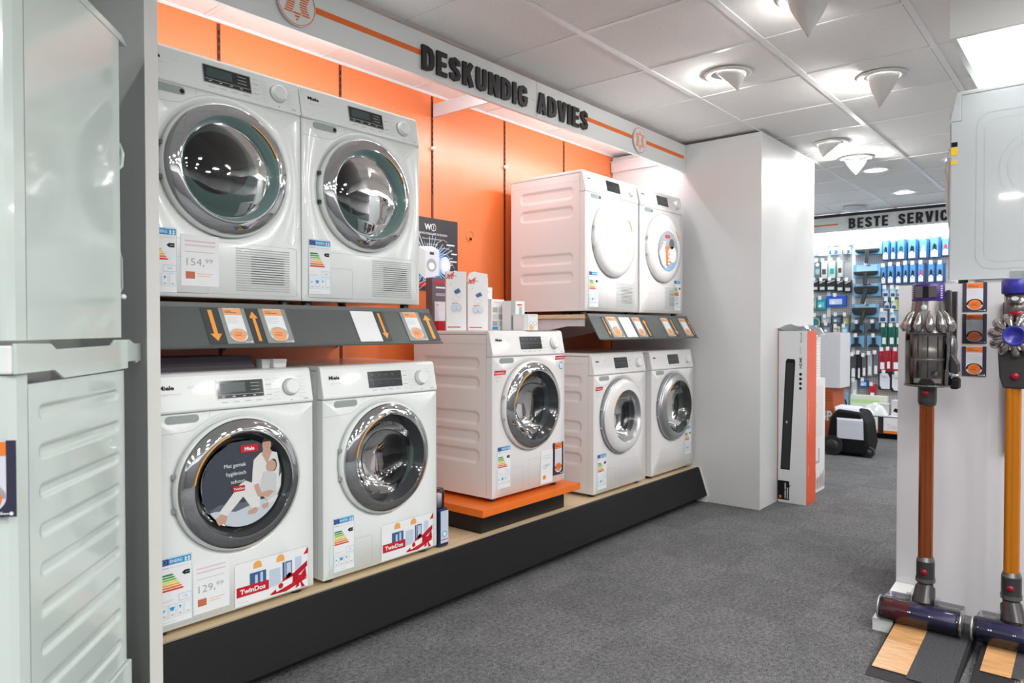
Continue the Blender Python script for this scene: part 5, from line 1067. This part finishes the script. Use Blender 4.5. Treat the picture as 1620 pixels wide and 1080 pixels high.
rows = [('blue accessory packs on the top row', 'blue accessory pack on the top pegboard row', [(1395, 1407, 380, 412, BLK), (1408, 1417, 381, 411, BLK), (1418, 1433, 378, 411, (.02, .09, .08)), (1435, 1451, 378, 410, BLK), (1453, 1468, 377, 409, (.5, .7, .9)), (1470, 1487, 374, 408, BLK), (1489, 1502, 376, 405, (.6, .05, .08))]),
        ('blue accessory packs on the second row', 'blue accessory pack on the second pegboard row', [(1393, 1402.5, 421, 450, BLK), (1403, 1415, 419, 449, BLK), (1416, 1427, 419, 449, BLK), (1428, 1437, 417, 448, BLK), (1438, 1450, 417, 448, BLK), (1451, 1463, 416, 447, (.6, .08, .10)), (1467, 1479, 416, 447, BLK), (1480, 1494, 416, 446, BLK)])]
for grp, lb, L in rows:
    for k, (a, b, c, d, ac) in enumerate(L): hang('accessory_pack', 'accessory pack', a, b, c, d, '%s, %s from the left' % (lb, ORD[k]), grp, DB, d_blue(ac))
def d_bot(col, lab=M_PAPER):
    def f(mb, F, w, h):
        mb.poly(F, [(w*.12, h*.02), (w*.88, h*.02), (w*.88, h*.62), (w*.6, h*.80), (w*.6, h*.97), (w*.4, h*.97), (w*.4, h*.80), (w*.12, h*.62)], pm(col), .003); mb.rect(F, w*.2, h*.10, w*.8, h*.42, lab, .005)
    return f
for grp, lb, L, base in (('green packs', 'dark green bottle-shaped pack', [(1394, 1403.5, 515, 547), (1406, 1416, 515, 547), (1417.5, 1427, 515, 547)], (.01, .20, .14)),
                   ('red packs', 'red bottle-shaped pack', [(1391, 1402, 553, 587), (1402.5, 1410, 552, 586), (1411.5, 1425, 553, 587)], (.60, .03, .06))):
    for k, (a, b, c, d) in enumerate(L): hang('accessory_pack', 'accessory pack', a, b, c, d, '%s left of the display edge, %s from the left' % (lb, ORD[k]), grp, base, d_bot(tuple(x*.5 for x in base)))
for k, (a, b, c, d, col) in enumerate(((1395, 1406, 455, 470, LB), (1407, 1417, 455, 470, (.45, .65, .6)), (1418, 1424, 456, 470, LB), (1398, 1408, 474, 489, DB), (1409, 1419, 474, 490, (.45, .6, .12)), (1390, 1403, 491, 510, (.6, .7, .85)), (1407, 1418, 492, 510, LB))):
    hang('refill_bag', 'accessory pack', a, b, c, d, 'small ' + ('pale' if sum(col) > 1.2 else 'blue' if col == DB else 'lime') + ' refill bag above the green packs, %s of seven by row' % ORD[k], 'small refill bags', col, d_bot((.7, .75, .8), pm(DB)))
def d_nozz(up):
    def f(mb, F, w, h):
        mb.rect(F, w*.12, h*.45, w*.88, h*.97, pm((.40, .68, .88)), .001); mb.rect(F, w*.50, h*.86, w*.64, h*.95, M_DBL, .002)
    return f
for k, (a, b, c, d) in enumerate(((1351, 1394, 381, 404), (1349, 1392, 417, 439), (1349, 1393, 447, 469), (1347, 1390, 480, 502))):
    t = hang('floor_nozzle', 'vacuum nozzle', a, b, c, d, 'wide black floor nozzle on pale blue card, %s from the top' % ORD[k], 'floor nozzles on blue cards', LB, d_nozz(k), th=.055)
    mb = MB(); w_ = .26; z0 = .02 if k < 2 else .03; hh = .045 if k < 2 else .085
    mb.prism([(-w_/2, z0 + hh*.5), (-w_/2 + .02, z0), (w_/2 - .02, z0), (w_/2, z0 + hh*.5), (w_/2, z0 + hh), (-w_/2, z0 + hh)], 'x', -.12, -.0565, M_DARK); mb.v = list(mb.v); mb.build('nozzle', t, bevel=.01)
    mb = MB(); mb.cyl((-.10, 0, z0 + hh*.6), (-.13, .0 if k < 2 else .03, z0 - .12), .026, .021, M_DARK, 14); mb.build('neck', t)
for k, (a, b, c, d) in enumerate(((1346, 1367, 510, 527), (1373, 1390, 509, 526), (1344, 1367, 531, 549), (1372, 1394, 531, 550))):
    t = hang('nozzle_card', 'vacuum nozzle', a, b, c, d, 'small black nozzle on %s card under the wide nozzles, %s' % ('grey blue' if k < 2 else 'light blue', ('upper left', 'upper right', 'lower left', 'lower right')[k]), 'small nozzle cards', (.12, .26, .38) if k < 2 else LB, lambda mb, F, w, h: None)
    mb = MB(); mb.prism([(-.06, .01), (.06, .01), (.05, .035), (.015, .05), (.02, .12), (-.02, .12), (-.02, .05), (-.05, .035)], 'x', -.09, -.0565, M_DARK); mb.build('nozzle', t)
for k, (a, b, c, d, col) in enumerate(((1285, 1293, 395, 405, LB), (1294, 1308, 390, 405, (.5, .65, .8)), (1310, 1325, 391, 403, DB), (1330, 1344, 391, 402, DB), (1306, 1326, 380, 389, LB), (1336, 1349, 378, 388, LB))):
    hang('filter_box', 'box', a, b, c, d, 'small blue and white filter box on the top left of the pegboard, %s' % ORD[k], 'filter boxes top left', M_PAPER and (.75, .8, .85), (lambda cc: lambda mb, F, w, h: (mb.rect(F, w*.05, h*.05, w*.95, h*.60, pm(cc), .001), mb.disc(F, w*.45, h*.35, w*.2, M_PAPER, .002)))(col), th=.054)
for k, (a, b, c, d, col) in enumerate(((1288, 1297, 413, 441, (.10, .16, .16)), (1298.5, 1307, 413, 441, (.6, .63, .62)), (1311, 1320, 412, 440, (.5, .62, .60)), (1324, 1331.5, 412, 438, (.62, .64, .62)))):
    hang('blister_pack', 'accessory pack', a, b, c, d, '%s clear blister pack on the second row left, %s from the left' % ('dark' if k == 0 else 'pale', ORD[k]), 'clear blister packs', col, (lambda kk: lambda mb, F, w, h: (mb.rect(F, w*.15, h*.25, w*.85, h*.55, pm([(.3, .4, .4), (.05, .06, .07), (.0, .35, .32), (.06, .05, .06)][kk]), .001), mb.disc(F, w*.5, h*.8, w*.3, M_PAPER, .001)))(k))
for k, (a, b, c, d) in enumerate(((1284, 1294, 443, 461), (1295, 1305.5, 443, 461), (1307, 1321, 442, 461), (1323, 1333.5, 443, 462), (1335, 1346, 443, 463))):
    hang('black_pouch', 'accessory pack', a, b, c, d, 'black pouch with white label on the third row left, %s from the left' % ORD[k], 'black pouches', (.02, .022, .025), lambda mb, F, w, h: (mb.rect(F, w*.15, h*.15, w*.85, h*.40, M_PRINTL, .001), mb.line(F, (w*.1, h*.75), (w*.9, h*.95), .012, M_PRINTL, .001)))
misc = [('product_pack', 1292, 1306, 472, 490, 'teal boxed pack below the black pouches', TL, (.1, .6, .65)), ('product_pack', 1307, 1338, 467, 485, 'wide bright blue multipack with white circles', (.02, .10, .55), (.6, .7, .9)), ('product_pack', 1284, 1291, 470, 488, 'narrow grey green pack left of the teal pack', (.3, .36, .34), (.5, .5, .5)),
        ('cable_pack', 1284, 1297, 499, 521, 'teal card with a coiled yellow cable', (.02, .20, .26), None), ('product_pack', 1299, 1314, 501, 511, 'silver grey tool pack right of the yellow cable card', (.35, .38, .40), (.6, .6, .6)), ('product_pack', 1316, 1331, 498, 512, 'square dark slate pack in the middle row', (.06, .10, .16), (.15, .25, .35)),
        ('product_pack', 1333, 1343, 498, 516, 'olive patterned pack beside the white upright', OL, (.45, .45, .3)), ('product_pack', 1301, 1316, 513, 528, 'slate blue bag above the pale carton', (.10, .14, .2), (.3, .34, .38)), ('product_pack', 1318, 1329, 516, 526, 'cream coloured little box above the pale carton', (.7, .64, .5), (.5, .4, .3)),
        ('product_pack', 1331, 1342, 516, 528, 'pale blue card beside the small nozzles', LB, (.7, .8, .9)), ('product_pack', 1332, 1344, 530, 552, 'blue and purple card beside the small nozzles', (.05, .22, .55), (.25, .1, .4)), ('product_pack', 1333, 1342, 553, 580, 'light green pack right of the pale carton', (.5, .68, .45), (.75, .8, .75)),
        ('product_pack', 1360, 1374, 601, 612, 'small royal blue pack under the grey brushes', (.01, .10, .35), (.5, .7, .9))]
for nm, a, b, c, d, lab, col, ac in misc:
    if ac is None: f = lambda mb, F, w, h: mb.pline(F, [(w*.45 + .05*math.cos(R(q)), h*.5 + .055*math.sin(R(q))) for q in range(0, 361, 24)], .012, pm((.8, .6, .15)), .002)
    else: f = (lambda ac: lambda mb, F, w, h: (mb.rect(F, w*.15, h*.2, w*.8, h*.7, pm(ac), .001), mb.disc(F, w*.35, h*.35, min(w, h)*.16, M_PAPER, .002)))(ac)
    hang(nm, 'accessory pack', a, b, c, d, lab, None, col, f)
for k, (a, b, c, d, col) in enumerate(((1335, 1344, 583, 612, (.3, .33, .35)), (1346, 1355, 561, 598, (.07, .075, .08)), (1357, 1362, 558, 600, (.02, .02, .02)), (1364, 1371, 562, 596, (.12, .13, .14)), (1373, 1380, 559, 594, (.5, .52, .53)), (1382, 1390, 558, 593, (.14, .17, .2)), (1349, 1356, 601, 628, (.6, .62, .62)))):
    hang('brush_pack', 'accessory pack', a, b, c, d, 'long narrow brush pack left of the red packs, %s from the left' % ORD[k], 'long brush packs', col, lambda mb, F, w, h: mb.poly(F, [(w*.2, h*.06), (w*.8, h*.06), (w*.8, h*.40), (w*.5, h*.45), (w*.2, h*.40)], M_PAPER, .002))
for k, (a, b, c, d) in enumerate(((1391, 1409.5, 589, 616), (1410.5, 1430, 591, 619))):
    hang('window_cleaner_pad', 'accessory pack', a, b, c, d, 'rounded white pad pack with black rim below the red packs, ' + ('left one' if k == 0 else 'cut by the display'), None, (.02, .02, .02), lambda mb, F, w, h: (mb.poly(F, [(w*.08, h*.94), (w*.08, h*.25), (w*.25, h*.06), (w*.94, h*.06), (w*.94, h*.7), (w*.75, h*.94)], M_PAPERL, .001), mb.rect(F, w*.3, h*.7, w*.7, h*.76, M_PRINT, .002), mb.rect(F, w*.3, h*.5, w*.8, h*.52, M_PRINTL, .002)))
t = hang('spray_bottle', 'bottle', 1376, 1386, 608, 630, 'single red spray bottle hanging low on the pegboard', None, (.55, .04, .06), d_bot((.5, .02, .05)))
# on the base shelf
def onshelf(name, px0, px1, py0, lab, cat, col, X=8.86, dp=.12, deco=None):
    a = atX(px0, 655, X); b = atX(px1, py0, X); w_, h_ = a.y - b.y, b.z - .2565; t = thing(name, lab, cat, (X, (a.y + b.y)/2, .2565)); mb = MB(); mb.box(0, dp, -w_/2, w_/2, 0, h_, pm(col, .5)); mb.build('carton', t, bevel=.003)
    if deco: mb = MB(); deco(mb, frame((0, w_/2, 0), (0, -1, 0), (0, 0, 1)), w_, h_); mb.build('print', t)
onshelf('small_box', 1388, 1407, 639, 'plain grey white box on the far base shelf', 'box', (.62, .62, .62), deco=lambda mb, F, w, h: mb.rect(F, w*.5, h*.3, w*.7, h*.4, M_PRINT, .001))
onshelf('small_box', 1411, 1426, 634, 'white box with a black gadget printed on the far base shelf', 'box', (.7, .7, .72), deco=lambda mb, F, w, h: mb.poly(F, [(w*.2, h*.3), (w*.6, h*.2), (w*.85, h*.4), (w*.4, h*.5)], M_BLACK, .001))
onshelf('long_carton', 1346, 1404, 627, 'long flat white and green carton at the back of the far base shelf', 'box', (.72, .78, .66), X=9.0, dp=.08, deco=lambda mb, F, w, h: mb.rect(F, 0, h*.55, w*.8, h*.75, pm((.55, .75, .35)), .001))
t = thing('hose_card', 'blue card with a coiled black hose at the left end of the far shelf', 'hose', (8.98, atX(1330, 640, 8.98).y, .2565)); mb = MB(); mb.box(0, .02, -.085, .085, 0, .22, pm(LB)); mb.build('card', t); mb = MB(); mb.tube([(-.02, .075*math.cos(R(q)), .085 + .075*math.sin(R(q))) for q in range(0, 361, 20)], .009, M_BLACK); mb.build('coiled_hose', t)
mb = MB(); rnd = random.Random(11); n, q_ = 22, 10; v = []
for i in range(n + 1):
    for j in range(q_ + 1):
        u, q = i/n, j/q_; e = math.sin(math.pi*u)**.6*math.sin(math.pi*q)**.6; v.append((8.79 + .16*q, 2.32 - .40*u, .258 + e*(.10 + .04*math.sin(7*u + 5*q) + .02*rnd.random())))
mb.add(v, [(i*(q_+1)+j, i*(q_+1)+j+1, (i+1)*(q_+1)+j+1, (i+1)*(q_+1)+j) for i in range(n) for j in range(q_)], mat('bag_white', (.72, .74, .76), .18, coat=.5), True); mb.f = [f[::-1] for f in mb.f]
tag(mb.build('plastic_bag'), 'heap of white plastic bags lying on the far base shelf', 'bag')
